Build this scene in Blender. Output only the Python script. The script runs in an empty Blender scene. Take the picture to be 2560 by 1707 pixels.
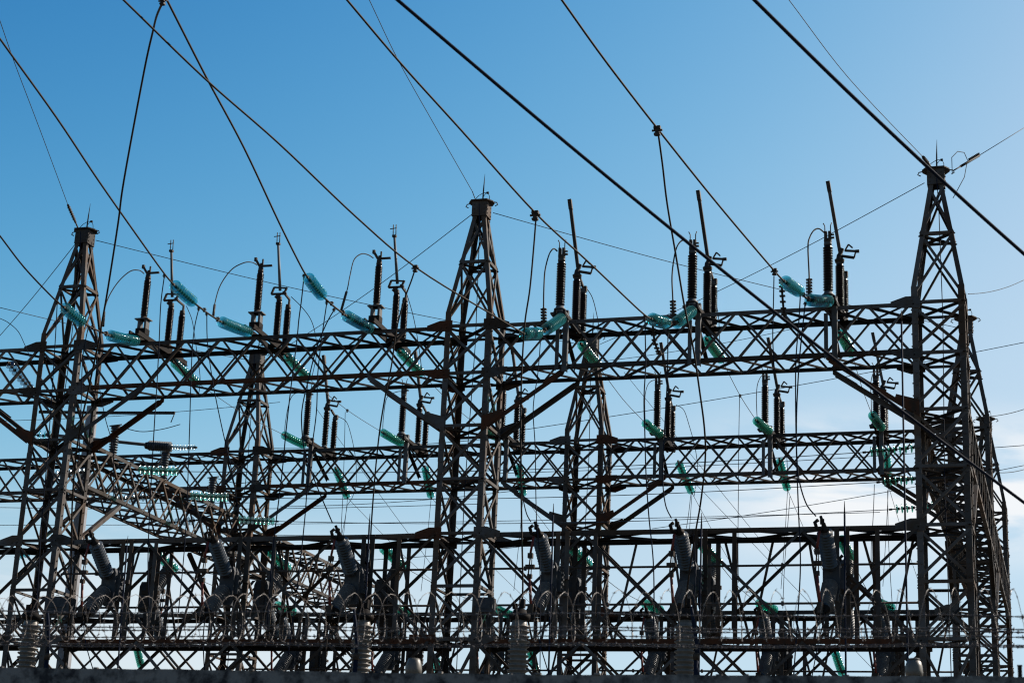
import bpy, math, random
from mathutils import Vector, Matrix
random.seed(7)
V = Vector
scene = bpy.context.scene
C = bpy.data.collections.new("substation"); scene.collection.children.link(C)

# ------------------------------------------------------------------ camera
FW = V((-0.283933953, 0.911694861, 0.296974732))
RT = V((0.957722888, 0.284628510, 0.041874593))
UP = V((0.046350624, -0.296309117, 0.953966733))
CAM = V((26.834914, -43.721780, 1.6))
FPX = 4634.743
cd = bpy.data.cameras.new("camera"); cam = bpy.data.objects.new("camera", cd)
scene.collection.objects.link(cam); scene.camera = cam
cam.matrix_world = Matrix(((RT.x, UP.x, -FW.x, CAM.x), (RT.y, UP.y, -FW.y, CAM.y), (RT.z, UP.z, -FW.z, CAM.z), (0, 0, 0, 1)))
cd.sensor_width = 36; cd.lens = FPX / 2560 * 36; cd.clip_start = 0.1; cd.clip_end = 5000
cd.dof.use_dof = True; cd.dof.focus_distance = 48; cd.dof.aperture_fstop = 4.8
# ------------------------------------------------------------------ world, sun, exposure
AZ = math.radians(47.7); EL = math.radians(34)       # sun azimuth measured from +Y towards +X
SUNV = V((math.sin(AZ) * math.cos(EL), math.cos(AZ) * math.cos(EL), math.sin(EL)))
world = bpy.data.worlds.new("World"); scene.world = world; world.use_nodes = True
nt = world.node_tree; N = nt.nodes; LK = nt.links
bg = N['Background']; sky = N.new('ShaderNodeTexSky'); sky.sky_type = 'NISHITA'; sky.sun_disc = False
sky.sun_elevation = EL; sky.sun_rotation = AZ; sky.air_density = 1.0; sky.dust_density = 1.0; sky.ozone_density = 1.0
bg.inputs['Strength'].default_value = 0.06
tc = N.new('ShaderNodeTexCoord'); mp = N.new('ShaderNodeMapping'); mp.inputs['Scale'].default_value = (2.0, 2.0, 11.0)
mp.inputs['Rotation'].default_value = (0.12, 0.06, 0)
LK.new(tc.outputs['Generated'], mp.inputs['Vector'])
nz = N.new('ShaderNodeTexNoise'); nz.inputs['Scale'].default_value = 2.6; nz.inputs['Detail'].default_value = 6; nz.inputs['Roughness'].default_value = 0.55
nz.inputs['Distortion'].default_value = 0.5
LK.new(mp.outputs['Vector'], nz.inputs['Vector'])
rp = N.new('ShaderNodeValToRGB'); rp.color_ramp.elements[0].position = 0.46; rp.color_ramp.elements[1].position = 0.66
LK.new(nz.outputs['Fac'], rp.inputs['Fac'])
sp = N.new('ShaderNodeSeparateXYZ'); LK.new(tc.outputs['Generated'], sp.inputs['Vector'])
mr = N.new('ShaderNodeMapRange'); mr.inputs['From Min'].default_value = 0.285; mr.inputs['From Max'].default_value = 0.21
LK.new(sp.outputs['Z'], mr.inputs['Value'])
def rng(src, a, b, lo=0.0, hi=1.0):
    r_ = N.new('ShaderNodeMapRange'); r_.interpolation_type = 'SMOOTHSTEP'; LK.new(src, r_.inputs['Value'])
    for k_, v_ in zip(('From Min', 'From Max', 'To Min', 'To Max'), (a, b, lo, hi)): r_.inputs[k_].default_value = v_
    return r_.outputs['Result']


def mulw(a, b):
    n_ = N.new('ShaderNodeMath'); n_.operation = 'MULTIPLY'; LK.new(a, n_.inputs[0]); LK.new(b, n_.inputs[1]); return n_.outputs[0]


def addw(a, b):
    n_ = N.new('ShaderNodeMath'); n_.operation = 'ADD'; n_.use_clamp = True; LK.new(a, n_.inputs[0]); LK.new(b, n_.inputs[1]); return n_.outputs[0]


band = mulw(rng(sp.outputs['Z'], 0.275, 0.232), mulw(rng(sp.outputs['X'], -0.22, -0.12), rng(sp.outputs['Z'], 0.175, 0.215)))
band2 = mulw(rng(sp.outputs['Z'], 0.21, 0.16, 0.0, 0.45), rng(sp.outputs['X'], -0.28, -0.40))
mu = N.new('ShaderNodeMath'); mu.operation = 'MULTIPLY'; LK.new(addw(rng(nz.outputs['Fac'], 0.36, 0.50), band2), mu.inputs[0]); LK.new(addw(band, band2), mu.inputs[1])
mu2 = N.new('ShaderNodeMath'); mu2.operation = 'MULTIPLY'; mu2.inputs[1].default_value = 1.0; LK.new(mu.outputs[0], mu2.inputs[0])
sc_ = N.new('ShaderNodeSeparateColor'); cc_ = N.new('ShaderNodeCombineColor'); LK.new(sky.outputs['Color'], sc_.inputs[0])
def mth(op, a, b=None):
    n_ = N.new('ShaderNodeMath'); n_.operation = op
    for k_, v_ in enumerate((a, b)):
        if v_ is None: continue
        if isinstance(v_, (int, float)): n_.inputs[k_].default_value = v_
        else: LK.new(v_, n_.inputs[k_])
    return n_.outputs[0]


for ch, gm, mlt, top in ((0, 4.1, 146.2, 0.55), (1, 2.7, 17.6, 0.74), (2, 2.2, 7.71, 0.90)):     # film response of the sky, per channel
    v_ = mth('MULTIPLY', mth('POWER', mth('MULTIPLY', sc_.outputs[ch], 0.1), gm), mlt)
    v_ = mth('SUBTRACT', 1.0, mth('POWER', math.e, mth('MULTIPLY', v_, -1.0 / top)))
    LK.new(mth('MULTIPLY', v_, 6.8 * top), cc_.inputs[ch])
mx = N.new('ShaderNodeMixRGB'); mx.inputs['Color2'].default_value = (6.1, 6.3, 6.5, 1)
LK.new(mu2.outputs[0], mx.inputs['Fac']); LK.new(cc_.outputs[0], mx.inputs['Color1']); LK.new(mx.outputs['Color'], bg.inputs['Color'])
sl = bpy.data.lights.new("sun", 'SUN'); sl.energy = 5.0; sl.angle = math.radians(0.5); sl.color = (1.0, 0.90, 0.78)
so = bpy.data.objects.new("sun", sl); scene.collection.objects.link(so)
so.rotation_euler = SUNV.to_track_quat('Z', 'Y').to_euler(); so.location = (60, 40, 60)
scene.view_settings.view_transform = 'Standard'; scene.view_settings.look = 'None'
scene.view_settings.exposure = 1.3; scene.view_settings.gamma = 1.0
scene.cycles.max_bounces = 8; scene.cycles.transparent_max_bounces = 24; scene.cycles.transmission_bounces = 8
scene.cycles.sample_clamp_indirect = 4.0; scene.cycles.caustics_reflective = False; scene.cycles.caustics_refractive = False
scene.cycles.filter_width = 1.2


# ------------------------------------------------------------------ materials
def mat(name, col, rough=0.6, metal=0.0, col2=None, scale=3.0, thr=(0.45, 0.65), bump=0.0, trans=0.0, spec=0.5, col3=None, vary=0.0):
    m = bpy.data.materials.new(name); m.use_nodes = True
    n = m.node_tree.nodes; l = m.node_tree.links; p = n['Principled BSDF']
    p.inputs['Roughness'].default_value = rough; p.inputs['Metallic'].default_value = metal
    p.inputs['Base Color'].default_value = (*col, 1); p.inputs['Specular IOR Level'].default_value = spec
    if trans: p.inputs['Transmission Weight'].default_value = trans
    if col2:
        g = n.new('ShaderNodeNewGeometry'); x = n.new('ShaderNodeTexNoise'); x.inputs['Scale'].default_value = scale
        x.inputs['Detail'].default_value = 6; x.inputs['Roughness'].default_value = 0.65
        l.new(g.outputs['Position'], x.inputs['Vector'])
        r = n.new('ShaderNodeValToRGB'); r.color_ramp.elements[0].position = thr[0]; r.color_ramp.elements[1].position = thr[1]
        r.color_ramp.elements[0].color = (*col, 1); r.color_ramp.elements[1].color = (*col2, 1)
        l.new(x.outputs['Fac'], r.inputs['Fac']); out = r.outputs['Color']
        if col3:
            y = n.new('ShaderNodeTexNoise'); y.inputs['Scale'].default_value = scale * 0.23; y.inputs['Detail'].default_value = 3
            l.new(g.outputs['Position'], y.inputs['Vector'])
            r2 = n.new('ShaderNodeValToRGB'); r2.color_ramp.elements[0].position = 0.5; r2.color_ramp.elements[1].position = 0.62
            l.new(y.outputs['Fac'], r2.inputs['Fac'])
            mm = n.new('ShaderNodeMixRGB'); mm.inputs['Color2'].default_value = (*col3, 1)
            l.new(r2.outputs['Color'], mm.inputs['Fac']); l.new(out, mm.inputs['Color1']); out = mm.outputs['Color']
        if vary:
            oi = n.new('ShaderNodeObjectInfo'); vr = n.new('ShaderNodeMapRange'); vr.inputs['To Min'].default_value = 1 - vary; vr.inputs['To Max'].default_value = 1 + vary
            l.new(oi.outputs['Random'], vr.inputs['Value']); hv = n.new('ShaderNodeHueSaturation'); l.new(vr.outputs[0], hv.inputs['Value']); l.new(out, hv.inputs['Color']); out = hv.outputs['Color']
        l.new(out, p.inputs['Base Color'])
        if bump:
            b = n.new('ShaderNodeBump'); b.inputs['Strength'].default_value = bump; b.inputs['Distance'].default_value = 0.02
            l.new(x.outputs['Fac'], b.inputs['Height']); l.new(b.outputs['Normal'], p.inputs['Normal'])
    return m


STEEL = mat("weathered_steel", (0.050, 0.048, 0.048), 0.7, 0.0, (0.040, 0.030, 0.023), 2.2, (0.44, 0.66), col3=(0.046, 0.031, 0.022), spec=0.05, vary=0.45)
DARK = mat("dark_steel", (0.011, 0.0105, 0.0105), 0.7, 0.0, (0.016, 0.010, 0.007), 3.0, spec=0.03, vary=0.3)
RUST = mat("rusty_steel", (0.055, 0.023, 0.013), 0.8, 0.0, (0.026, 0.019, 0.015), 2.6, spec=0.03)
GALV = mat("galvanized_steel", (0.055, 0.057, 0.06), 0.55, 0.0, (0.035, 0.034, 0.033), 5, spec=0.12, vary=0.3)
WIRE = mat("aluminium_conductor", (0.016, 0.0115, 0.009), 0.75, 0.0, spec=0.12)
THINW = mat("earth_wire", (0.03, 0.045, 0.06), 0.7, 0.0, spec=0.1)
BLACKC = mat("black_cable_sheath", (0.006, 0.009, 0.018), 0.8, spec=0.06)
CAST = mat("cast_fitting", (0.035, 0.026, 0.020), 0.6, 0.0, (0.014, 0.012, 0.011), 14, spec=0.1)
PORB = mat("black_glazed_porcelain", (0.005, 0.003, 0.003), 0.25, spec=0.12)
PORG = mat("grey_glazed_porcelain", (0.036, 0.043, 0.052), 0.35, 0.0, (0.022, 0.027, 0.033), 6, spec=0.22)
PORT = mat("beige_glazed_porcelain", (0.085, 0.078, 0.070), 0.45, 0.0, (0.11, 0.10, 0.092), 5, spec=0.2)
RED = mat("dark_red_rod", (0.09, 0.018, 0.014), 0.5, spec=0.15)
TANK = mat("tank_grey_paint", (0.026, 0.030, 0.036), 0.6, 0.0, (0.05, 0.05, 0.052), 5, spec=0.08)
CONC = mat("weathered_concrete", (0.14, 0.132, 0.125), 0.95, 0.0, (0.024, 0.024, 0.026), 6.0, (0.42, 0.60), 0.6, spec=0.05)
POLEC = mat("pole_concrete", (0.17, 0.18, 0.20), 0.9, 0.0, (0.13, 0.135, 0.145), 4, spec=0.1)
GRAVEL = mat("gravel", (0.085, 0.078, 0.068), 0.95, 0.0, (0.05, 0.046, 0.04), 9, bump=0.6)
RAZOR = mat("razor_wire_steel", (0.050, 0.038, 0.032), 0.45, 0.0, spec=0.35)
BARB = mat("barbed_wire_steel", (0.06, 0.055, 0.055), 0.5, 0.3, spec=0.15)


def glass(name, tint, body):
    m = bpy.data.materials.new(name); m.use_nodes = True; n = m.node_tree.nodes; l = m.node_tree.links; n.remove(n['Principled BSDF'])
    t = n.new('ShaderNodeBsdfTransparent'); t.inputs[0].default_value = (*tint, 1)
    g = n.new('ShaderNodeBsdfGlossy'); g.inputs['Roughness'].default_value = 0.16; g.inputs['Color'].default_value = (0.9, 1, 1, 1)
    d = n.new('ShaderNodeBsdfTranslucent'); d.inputs['Color'].default_value = (*body, 1)
    f = n.new('ShaderNodeLayerWeight'); f.inputs['Blend'].default_value = 0.35
    a = n.new('ShaderNodeMixShader'); l.new(t.outputs[0], a.inputs[1]); l.new(d.outputs[0], a.inputs[2])
    r = n.new('ShaderNodeMapRange'); r.inputs['To Min'].default_value = 0.05; r.inputs['To Max'].default_value = 0.30; l.new(f.outputs['Facing'], r.inputs['Value'])
    q = n.new('ShaderNodeMapRange'); q.inputs['From Min'].default_value = 0.25; q.inputs['To Min'].default_value = 0.03; q.inputs['To Max'].default_value = 0.6; l.new(f.outputs['Facing'], q.inputs['Value']); l.new(q.outputs[0], a.inputs[0])
    b = n.new('ShaderNodeMixShader'); l.new(r.outputs[0], b.inputs[0]); l.new(a.outputs[0], b.inputs[1]); l.new(g.outputs[0], b.inputs[2])
    l.new(b.outputs[0], n['Material Output'].inputs['Surface']); return m


GLASS = glass("teal_insulator_glass", (0.40, 0.75, 0.79), (0.012, 0.19, 0.20))
GREEN = glass("green_insulator_glass", (0.34, 0.71, 0.63), (0.010, 0.17, 0.125))
CLEARG = glass("clear_insulator_glass", (0.70, 0.73, 0.75), (0.06, 0.065, 0.065))
DOME = mat("frosted_dome", (0.09, 0.085, 0.075), 0.45, 0.0, (0.06, 0.055, 0.047), 6, trans=0.15, spec=0.2)


# ------------------------------------------------------------------ mesh building
class MB:
    def __init__(s): s.v = []; s.f = []; s.mi = []; s.sm = []

    def add(s, vs, fs, mi=0, smooth=False):
        b = len(s.v); s.v += [tuple(x) for x in vs]
        for f in fs: s.f.append([b + i for i in f]); s.mi.append(mi); s.sm.append(smooth)

    def frame(s, p, q, hint):
        d = (q - p).normalized(); h = V(hint)
        if abs(d.dot(h.normalized())) > 0.98: h = V((1, 0, 0)) if abs(d.x) < 0.9 else V((0, 1, 0))
        a = (h - d * h.dot(d)).normalized(); return d, a, d.cross(a)

    def bar(s, p, q, w, h, hint=(0, 0, 1), mi=0):        # rectangular bar: h along hint, w across it
        p = V(p); q = V(q); d, a, b = s.frame(p, q, hint)
        o = [a * h / 2 * i + b * w / 2 * j for i, j in ((-1, -1), (1, -1), (1, 1), (-1, 1))]
        s.add([p + x for x in o] + [q + x for x in o], [(3, 2, 1, 0), (4, 5, 6, 7)] + [(i, (i + 1) % 4, 4 + (i + 1) % 4, 4 + i) for i in range(4)], mi)

    def angle(s, p, q, u, v, w, t=0.014, mi=0):          # steel angle: corner on p-q, flanges along u and v
        p = V(p); q = V(q); d = (q - p).normalized(); u = V(u); v = V(v)
        u = (u - d * u.dot(d)).normalized(); v = (v - d * v.dot(d)); v = (v - u * v.dot(u)).normalized()
        pr = [u * 0 + v * 0, u * w, u * w + v * t, u * t + v * t, u * t + v * w, v * w]
        fs = [(i, (i + 1) % 6, 6 + (i + 1) % 6, 6 + i) for i in range(6)] + [(0, 5, 4, 3), (0, 3, 2, 1), (6, 7, 8, 9), (6, 9, 10, 11)]
        s.add([p + x for x in pr] + [q + x for x in pr], fs, mi)

    def channel(s, p, q, face, side, w, dp, t=0.012, mi=0):   # web of width w (along side), flanges depth dp along -face
        p = V(p); q = V(q); side = V(side).normalized(); face = V(face).normalized()
        for a, b, hh in ((-w / 2, w / 2, 0),):
            s.bar(p, q, t, w, side, mi)
        for k in (-1, 1):
            o = side * k * (w / 2 - t / 2) - face * (dp / 2 + t / 2 + 0.0005)
            s.bar(p + o, q + o, t, dp, face, mi)

    def box(s, c, sx, sy, sz, mi=0, rot=None):
        c = V(c); vs = []
        for i in (-1, 1):
            for j in (-1, 1):
                for k in (-1, 1):
                    x = V((i * sx / 2, j * sy / 2, k * sz / 2)); vs.append(c + (rot @ x if rot else x))
        s.add(vs, [(0, 1, 3, 2), (4, 6, 7, 5), (0, 4, 5, 1), (2, 3, 7, 6), (0, 2, 6, 4), (1, 5, 7, 3)], mi)

    def tube(s, pts, r, seg=6, mi=0, smooth=True, cap=True):
        pts = [V(p) for p in pts]; n = len(pts); b = len(s.v); prev = None
        rr = r if isinstance(r, (list, tuple)) else [r] * n
        for i, p in enumerate(pts):
            d = (pts[min(i + 1, n - 1)] - pts[max(i - 1, 0)]).normalized()
            if prev is None: h = V((0, 0, 1)) if abs(d.z) < 0.9 else V((1, 0, 0))
            else: h = prev
            a = (h - d * h.dot(d)).normalized(); prev = a; c = d.cross(a)
            s.v += [tuple(p + (a * math.cos(2 * math.pi * k / seg) + c * math.sin(2 * math.pi * k / seg)) * rr[i]) for k in range(seg)]
        for i in range(n - 1):
            for k in range(seg):
                s.f.append([b + i * seg + k, b + i * seg + (k + 1) % seg, b + (i + 1) * seg + (k + 1) % seg, b + (i + 1) * seg + k]); s.mi.append(mi); s.sm.append(smooth)
        if cap:
            s.f.append([b + k for k in range(seg)][::-1]); s.f.append([b + (n - 1) * seg + k for k in range(seg)]); s.mi += [mi, mi]; s.sm += [False, False]

    def lathe(s, p, q, prof, seg=14, mi=0):                  # prof: (distance from p along the axis, radius)
        p = V(p); d = (V(q) - p).normalized()
        h = V((0, 0, 1)) if abs(d.z) < 0.9 else V((1, 0, 0)); a = (h - d * h.dot(d)).normalized(); c = d.cross(a); b = len(s.v)
        for t, r in prof:
            s.v += [tuple(p + d * t + (a * math.cos(2 * math.pi * k / seg) + c * math.sin(2 * math.pi * k / seg)) * r) for k in range(seg)]
        for i in range(len(prof) - 1):
            for k in range(seg):
                s.f.append([b + i * seg + k, b + i * seg + (k + 1) % seg, b + (i + 1) * seg + (k + 1) % seg, b + (i + 1) * seg + k]); s.mi.append(mi); s.sm.append(True)
        m = len(prof) - 1
        s.f.append([b + k for k in range(seg)][::-1]); s.f.append([b + m * seg + k for k in range(seg)]); s.mi += [mi, mi]; s.sm += [False, False]

    def plate(s, poly, nrm, t, mi=0):                         # flat polygon plate with thickness t along nrm
        n = V(nrm).normalized() * t; m = len(poly); P = [V(x) for x in poly]
        s.add(P + [x + n for x in P], [tuple(range(m))[::-1], tuple(range(m, 2 * m))] + [(i, (i + 1) % m, m + (i + 1) % m, m + i) for i in range(m)], mi)

    def mesh(s, name, mats):
        me = bpy.data.meshes.new(name); me.from_pydata(s.v, [], s.f)
        for m in (mats if isinstance(mats, (list, tuple)) else [mats]): me.materials.append(m)
        me.polygons.foreach_set('material_index', s.mi); me.polygons.foreach_set('use_smooth', s.sm); me.update(); return me

    def build(s, name, mats, parent=None):
        o = bpy.data.objects.new(name, s.mesh(name, mats)); C.objects.link(o)
        if parent: o.parent = parent; o.matrix_parent_inverse = Matrix.Translation(-parent.location) if parent.type == 'EMPTY' or parent.location.length else Matrix()
        return o


def tag(o, label, cat, group=None):
    o['label'] = label; o['category'] = cat
    if group: o['group'] = group
    return o


def thing(name, label, cat, loc=(0, 0, 0), group=None):
    o = bpy.data.objects.new(name, None); C.objects.link(o); o.location = loc; o.empty_display_size = 0.3
    return tag(o, label, cat, group)


def local(mb, name, mats, parent):                         # mesh already in the parent's local coordinates
    o = bpy.data.objects.new(name, mb.mesh(name, mats)); C.objects.link(o); o.parent = parent; return o


def copy_tree(o, label, loc, parent=None):
    c = o.copy(); C.objects.link(c)
    if parent is None: c['label'] = label; c.location = loc
    else: c.parent = parent
    for ch in [x for x in o.children]: copy_tree(ch, None, None, c)
    return c


# a point of the yard seen in a given direction from the surveyed camera, at row depth Y / height Z / line X
def ray(x, y): return FW + RT * ((x - 1280) / FPX) - UP * ((y - 853.5) / FPX)
def at(x, y, Y): d = ray(x, y); return CAM + d * ((Y - CAM.y) / d.y)
def atz(x, y, Z): d = ray(x, y); return CAM + d * ((Z - CAM.z) / d.z)
def atx(x, y, X): d = ray(x, y); return CAM + d * ((X - CAM.x) / d.x)


# ------------------------------------------------------------------ yard dimensions (metres)
L = 12.0; W = 1.26; G = 12.105; HW = W / 2
ZA, ZT, ZB, ZL, ZM = 20.0, 16.35, 15.06, 10.84, 8.17
ZD1, ZD0 = 13.85, 12.55
PH = [2.6, 6.0, 9.45, 14.6, 18.05, 21.45]
LEV = [0.0, 2.75, 5.5, ZM, 9.5, ZL, 12.25, 13.65, ZB, ZT]
COL = {-1: "far left", 0: "left", 1: "middle", 2: "right"}
ROW = {0: "front row", 1: "second row", 2: "third row"}
BAY = {(-1): "left of the left tower", 0: "left of the middle tower", 1: "right of the middle tower"}
ORD = ["first", "second", "third"]
PHN = ["first from the left", "second from the left", "third from the left", "fourth from the left", "fifth from the left", "sixth from the left"]

# ------------------------------------------------------------------ ground and wall
g = MB(); g.add([(-400, -300, 0), (500, -300, 0), (500, 600, 0), (-400, 600, 0)], [(0, 1, 2, 3)])
o = g.build('ground', GRAVEL); o['kind'] = 'structure'
WY = -30.72
wl = tag(bpy.data.objects.new('boundary_wall', None), "long weathered concrete wall along the bottom, under the barbed wire", "wall"); C.objects.link(wl)
m = MB(); x = -10.0
xs = []; 
while x < 60:
    xs.append(x); x += random.uniform(0.12, 0.3)
zt = [3.298 + max(0.0, 22.9 - q) * 0.0085 + random.uniform(-0.004, 0.004) for q in xs]
vs = []
for xx, z in zip(xs, zt): vs += [(xx, WY, 0), (xx, WY, z), (xx, WY + 0.22, z + 0.003), (xx, WY + 0.22, 0)]
fs = []
for i in range(len(xs) - 1):
    a = i * 4; b = a + 4
    fs += [(a, b, b + 1, a + 1), (a + 1, b + 1, b + 2, a + 2), (a + 2, b + 2, b + 3, a + 3)]
m.add(vs, fs); m.build('wall_body', CONC, wl)
m = MB(); x = -9
while x < 59:                                              # chips and pebbles in the mortar along the top edge
    m.box((x, WY + random.uniform(0.0, 0.05), 3.302 + max(0.0, 22.9 - x) * 0.0085), random.uniform(0.01, 0.05), 0.03, random.uniform(0.006, 0.016)); x += random.uniform(0.05, 0.6)
m.build('mortar_crust', CONC, wl)


# ------------------------------------------------------------------ lattice towers
def leg_pt(cx, cy, sx, sy, z):
    if z <= 16.75: return V((cx + sx * HW, cy + sy * HW, z))
    k = (z - 16.75) / (19.62 - 16.75); r = HW + (0.17 - HW) * k
    return V((cx + sx * r, cy + sy * r, z))


def lattice(mb, P, Q, w, off, n, inn):                     # one bar of bracing, a thin angle lying against a face with normal n
    P = V(P) + V(n) * off; Q = V(Q) + V(n) * off
    d = (Q - P).normalized(); u = V(n).cross(d)
    if u.z < 0: u = -u
    mb.angle(P - u * w / 2, Q - u * w / 2, u, -V(n), w, 0.008)


def tower(c, r, dense=True):
    cx, cy = c * L, r * G + HW
    where = COL[c] + " lattice tower of the " + ROW[r]
    extra = {(0, 0): ", earth wire rod leaning off its cap", (1, 0): ", wire loops around its spike", (2, 0): ", tallest in view with clamps at its cap"}.get((c, r), ", behind the front beams" if r == 1 else ", mostly hidden behind nearer steel")
    t = thing('lattice_tower', where + extra, "tower", (cx, cy, 0), "lattice towers")
    for sx in (-1, 1):
        for sy in (-1, 1):
            m = MB(); zs = [0, 9.2, 16.75, 19.62]
            for a, b in zip(zs[:-1], zs[1:]):
                m.angle(leg_pt(0, 0, sx, sy, a), leg_pt(0, 0, sx, sy, b), (-sx, 0, 0), (0, -sy, 0), 0.15 if a < 16 else 0.115, 0.016)
            for z in (9.2, 16.75, 4.6, 13.0):              # splice plates
                p = leg_pt(0, 0, sx, sy, z - 0.3) + V((sx * 0.006, sy * 0.006, 0)); q = leg_pt(0, 0, sx, sy, z + 0.3 if z < 16 else z) + V((sx * 0.006, sy * 0.006, 0))
                m.angle(p, q, (-sx, 0, 0), (0, -sy, 0), 0.14, 0.005)
            k = 0.3
            while k < 16.3:                                 # bolts and pegs
                m.box(leg_pt(0, 0, sx, sy, k) + V((-sx * 0.09, sy * 0.012, 0)), 0.03, 0.03, 0.03)
                m.box(leg_pt(0, 0, sx, sy, k + 0.07) + V((sx * 0.012, -sy * 0.09, 0)), 0.03, 0.03, 0.03); k += 0.31
            lg = local(m, 'leg', STEEL, t)
    for nx, ny in ((0, -1), (0, 1), (-1, 0), (1, 0)):
        m = MB(); n = V((nx, ny, 0))
        s0, s1 = (((-1, ny), (1, ny)) if ny else ((nx, -1), (nx, 1)))
        zs = LEV[:]
        for i in range(len(zs) - 1):
            a, b = zs[i], zs[i + 1]
            if b < 2.0: continue
            A0, A1 = leg_pt(0, 0, *s0, a + .06), leg_pt(0, 0, *s1, a + .06); B0, B1 = leg_pt(0, 0, *s0, b - .06), leg_pt(0, 0, *s1, b - .06)
            w = 0.068 if a > 5 else 0.08
            lattice(m, A0, B1, w, 0.002, n, 0); lattice(m, A1, B0, w, -0.022, n, 0)
            H0, H1 = leg_pt(0, 0, *s0, b), leg_pt(0, 0, *s1, b)
            lattice(m, H0, H1, 0.075, 0.012, n, 0)
        for a, b, hz in ((ZT + .12, 18.2, 1), (18.2, 19.55, 0)):
            A0, A1 = leg_pt(0, 0, *s0, a), leg_pt(0, 0, *s1, a); B0, B1 = leg_pt(0, 0, *s0, b), leg_pt(0, 0, *s1, b)
            lattice(m, A0, B1, 0.062, 0.002, n, 0); lattice(m, A1, B0, 0.062, -0.02, n, 0)
            if hz: lattice(m, B0, B1, 0.08, 0.012, n, 0)
        # bolted gusset plates at the beam joints
        local(m, 'bracing', STEEL, t)
    for z in (ZM, ZL, 12.25, 13.65, ZB, ZT, 18.2):         # plan bracing inside the tower
        m = MB()
        a = leg_pt(0, 0, -1, -1, z - .05); b = leg_pt(0, 0, 1, 1, z - .05); c2 = leg_pt(0, 0, -1, 1, z - .05); d2 = leg_pt(0, 0, 1, -1, z - .05)
        m.bar(a, b, 0.12, 0.03); m.bar(c2 + V((0, 0, .035)), d2 + V((0, 0, .035)), 0.12, 0.03)
        local(m, 'plan_bracing', DARK, t)
    for sx in (-1, 1):
        if (c == 2 and sx == 1) or (c == -1 and sx == -1): continue
        for sy in (-1, 1):
            n = (0, sy, 0); y = sy * (HW + 0.012)
            for z in (ZT, ZB, ZL, ZM):
                m = MB(); x0 = sx * (HW - 0.20); x1 = sx * (HW + 0.14); x2 = sx * (HW + 0.50)
                poly = [(x0, y, z - .15), (x0, y, z + .15), (x1, y, z + .15), (x2, y, z + .03), (x2, y, z - .12), (x1, y, z - .15)]
                if z in (ZB, ZM): poly = [(x0, y, z - .12), (x0, y, z + .11), (x2, y, z + .11), (x2, y, z - .03), (x1, y, z - .16)]
                m.plate(poly, n, 0.012)
                for i in range(5): m.box((sx * (HW - 0.14 + 0.13 * i), y + sy * 0.018, z + (0.04 if i % 2 else -0.06)), 0.03, 0.02, 0.03)
                local(m, 'gusset_plate', RUST if (c + r + sx) % 3 == 0 else STEEL, t)
    m = MB()
    m.plate([(-.2, -.2, 19.58), (.2, -.2, 19.58), (.2, -.19, 20.0), (-.2, -.19, 20.0)], (0, -1, 0), 0.014)
    m.plate([(-.2, .2, 19.58), (.2, .2, 19.58), (.2, .19, 20.0), (-.2, .19, 20.0)], (0, 1, 0), 0.014)
    m.plate([(-.2, -.2, 19.58), (-.2, .2, 19.58), (-.2, .19, 20.0), (-.2, -.19, 20.0)], (-1, 0, 0), 0.014)
    m.plate([(.2, -.2, 19.58), (.2, .2, 19.58), (.2, .19, 20.0), (.2, -.19, 20.0)], (1, 0, 0), 0.014)
    m.plate([(-.34, -.08, 20.004), (-.22, -.27, 20.004), (.22, -.27, 20.004), (.34, -.08, 20.004), (.34, .08, 20.004), (.22, .27, 20.004), (-.22, .27, 20.004), (-.34, .08, 20.004)], (0, 0, 1), 0.03)
    for sx in (-1, 1):
        for k in range(3):
            m.box((sx * .14, -.218, 19.66 + .12 * k), .03, .02, .03); m.box((.218, sx * .14, 19.66 + .12 * k), .02, .03, .03)
        m.tube([(sx * .32, 0, 20.02), (sx * .42, 0, 20.0), (sx * .45, 0, 19.94), (sx * .38, 0, 19.9)], .016, 6)
    cp = local(m, 'cap', STEEL, t)
    m = MB(); m.tube([(0.02, 0, 20.03), (0.03, 0, 20.45), (0.045, 0, 20.86)], [.022, .018, .004], 7); sk = local(m, 'spike', DARK, cp)
    m = MB()
    m.tube([(-.25, -.05, 20.04), (-.1, -.03, 20.22), (.03, 0, 20.31), (.16, 0, 20.30), (.2, .02, 20.2), (.18, .1, 20.04)], .009, 5)
    m.tube([(.03, 0, 20.2), (.10, 0, 20.29), (.16, .01, 20.30)], .008, 5); m.box((.15, 0, 20.3), .06, .05, .05)
    local(m, 'wire_loop', DARK, cp)
    m = MB(); m.tube([(0.02, -.3, 19.9), (.06, -.25, 19), (.08, -.2, 16), (.02, -.3, 12), (.05, -.28, 6), (.05, -.3, 0)], .012, 5)
    local(m, 'down_lead', BLACKC, t)
    return t


for r in (0, 1):
    for c in (-1, 0, 1, 2):
        if (c, r) == (-1, 0): continue
        tower(c, r)
tower(2, 2)


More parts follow.
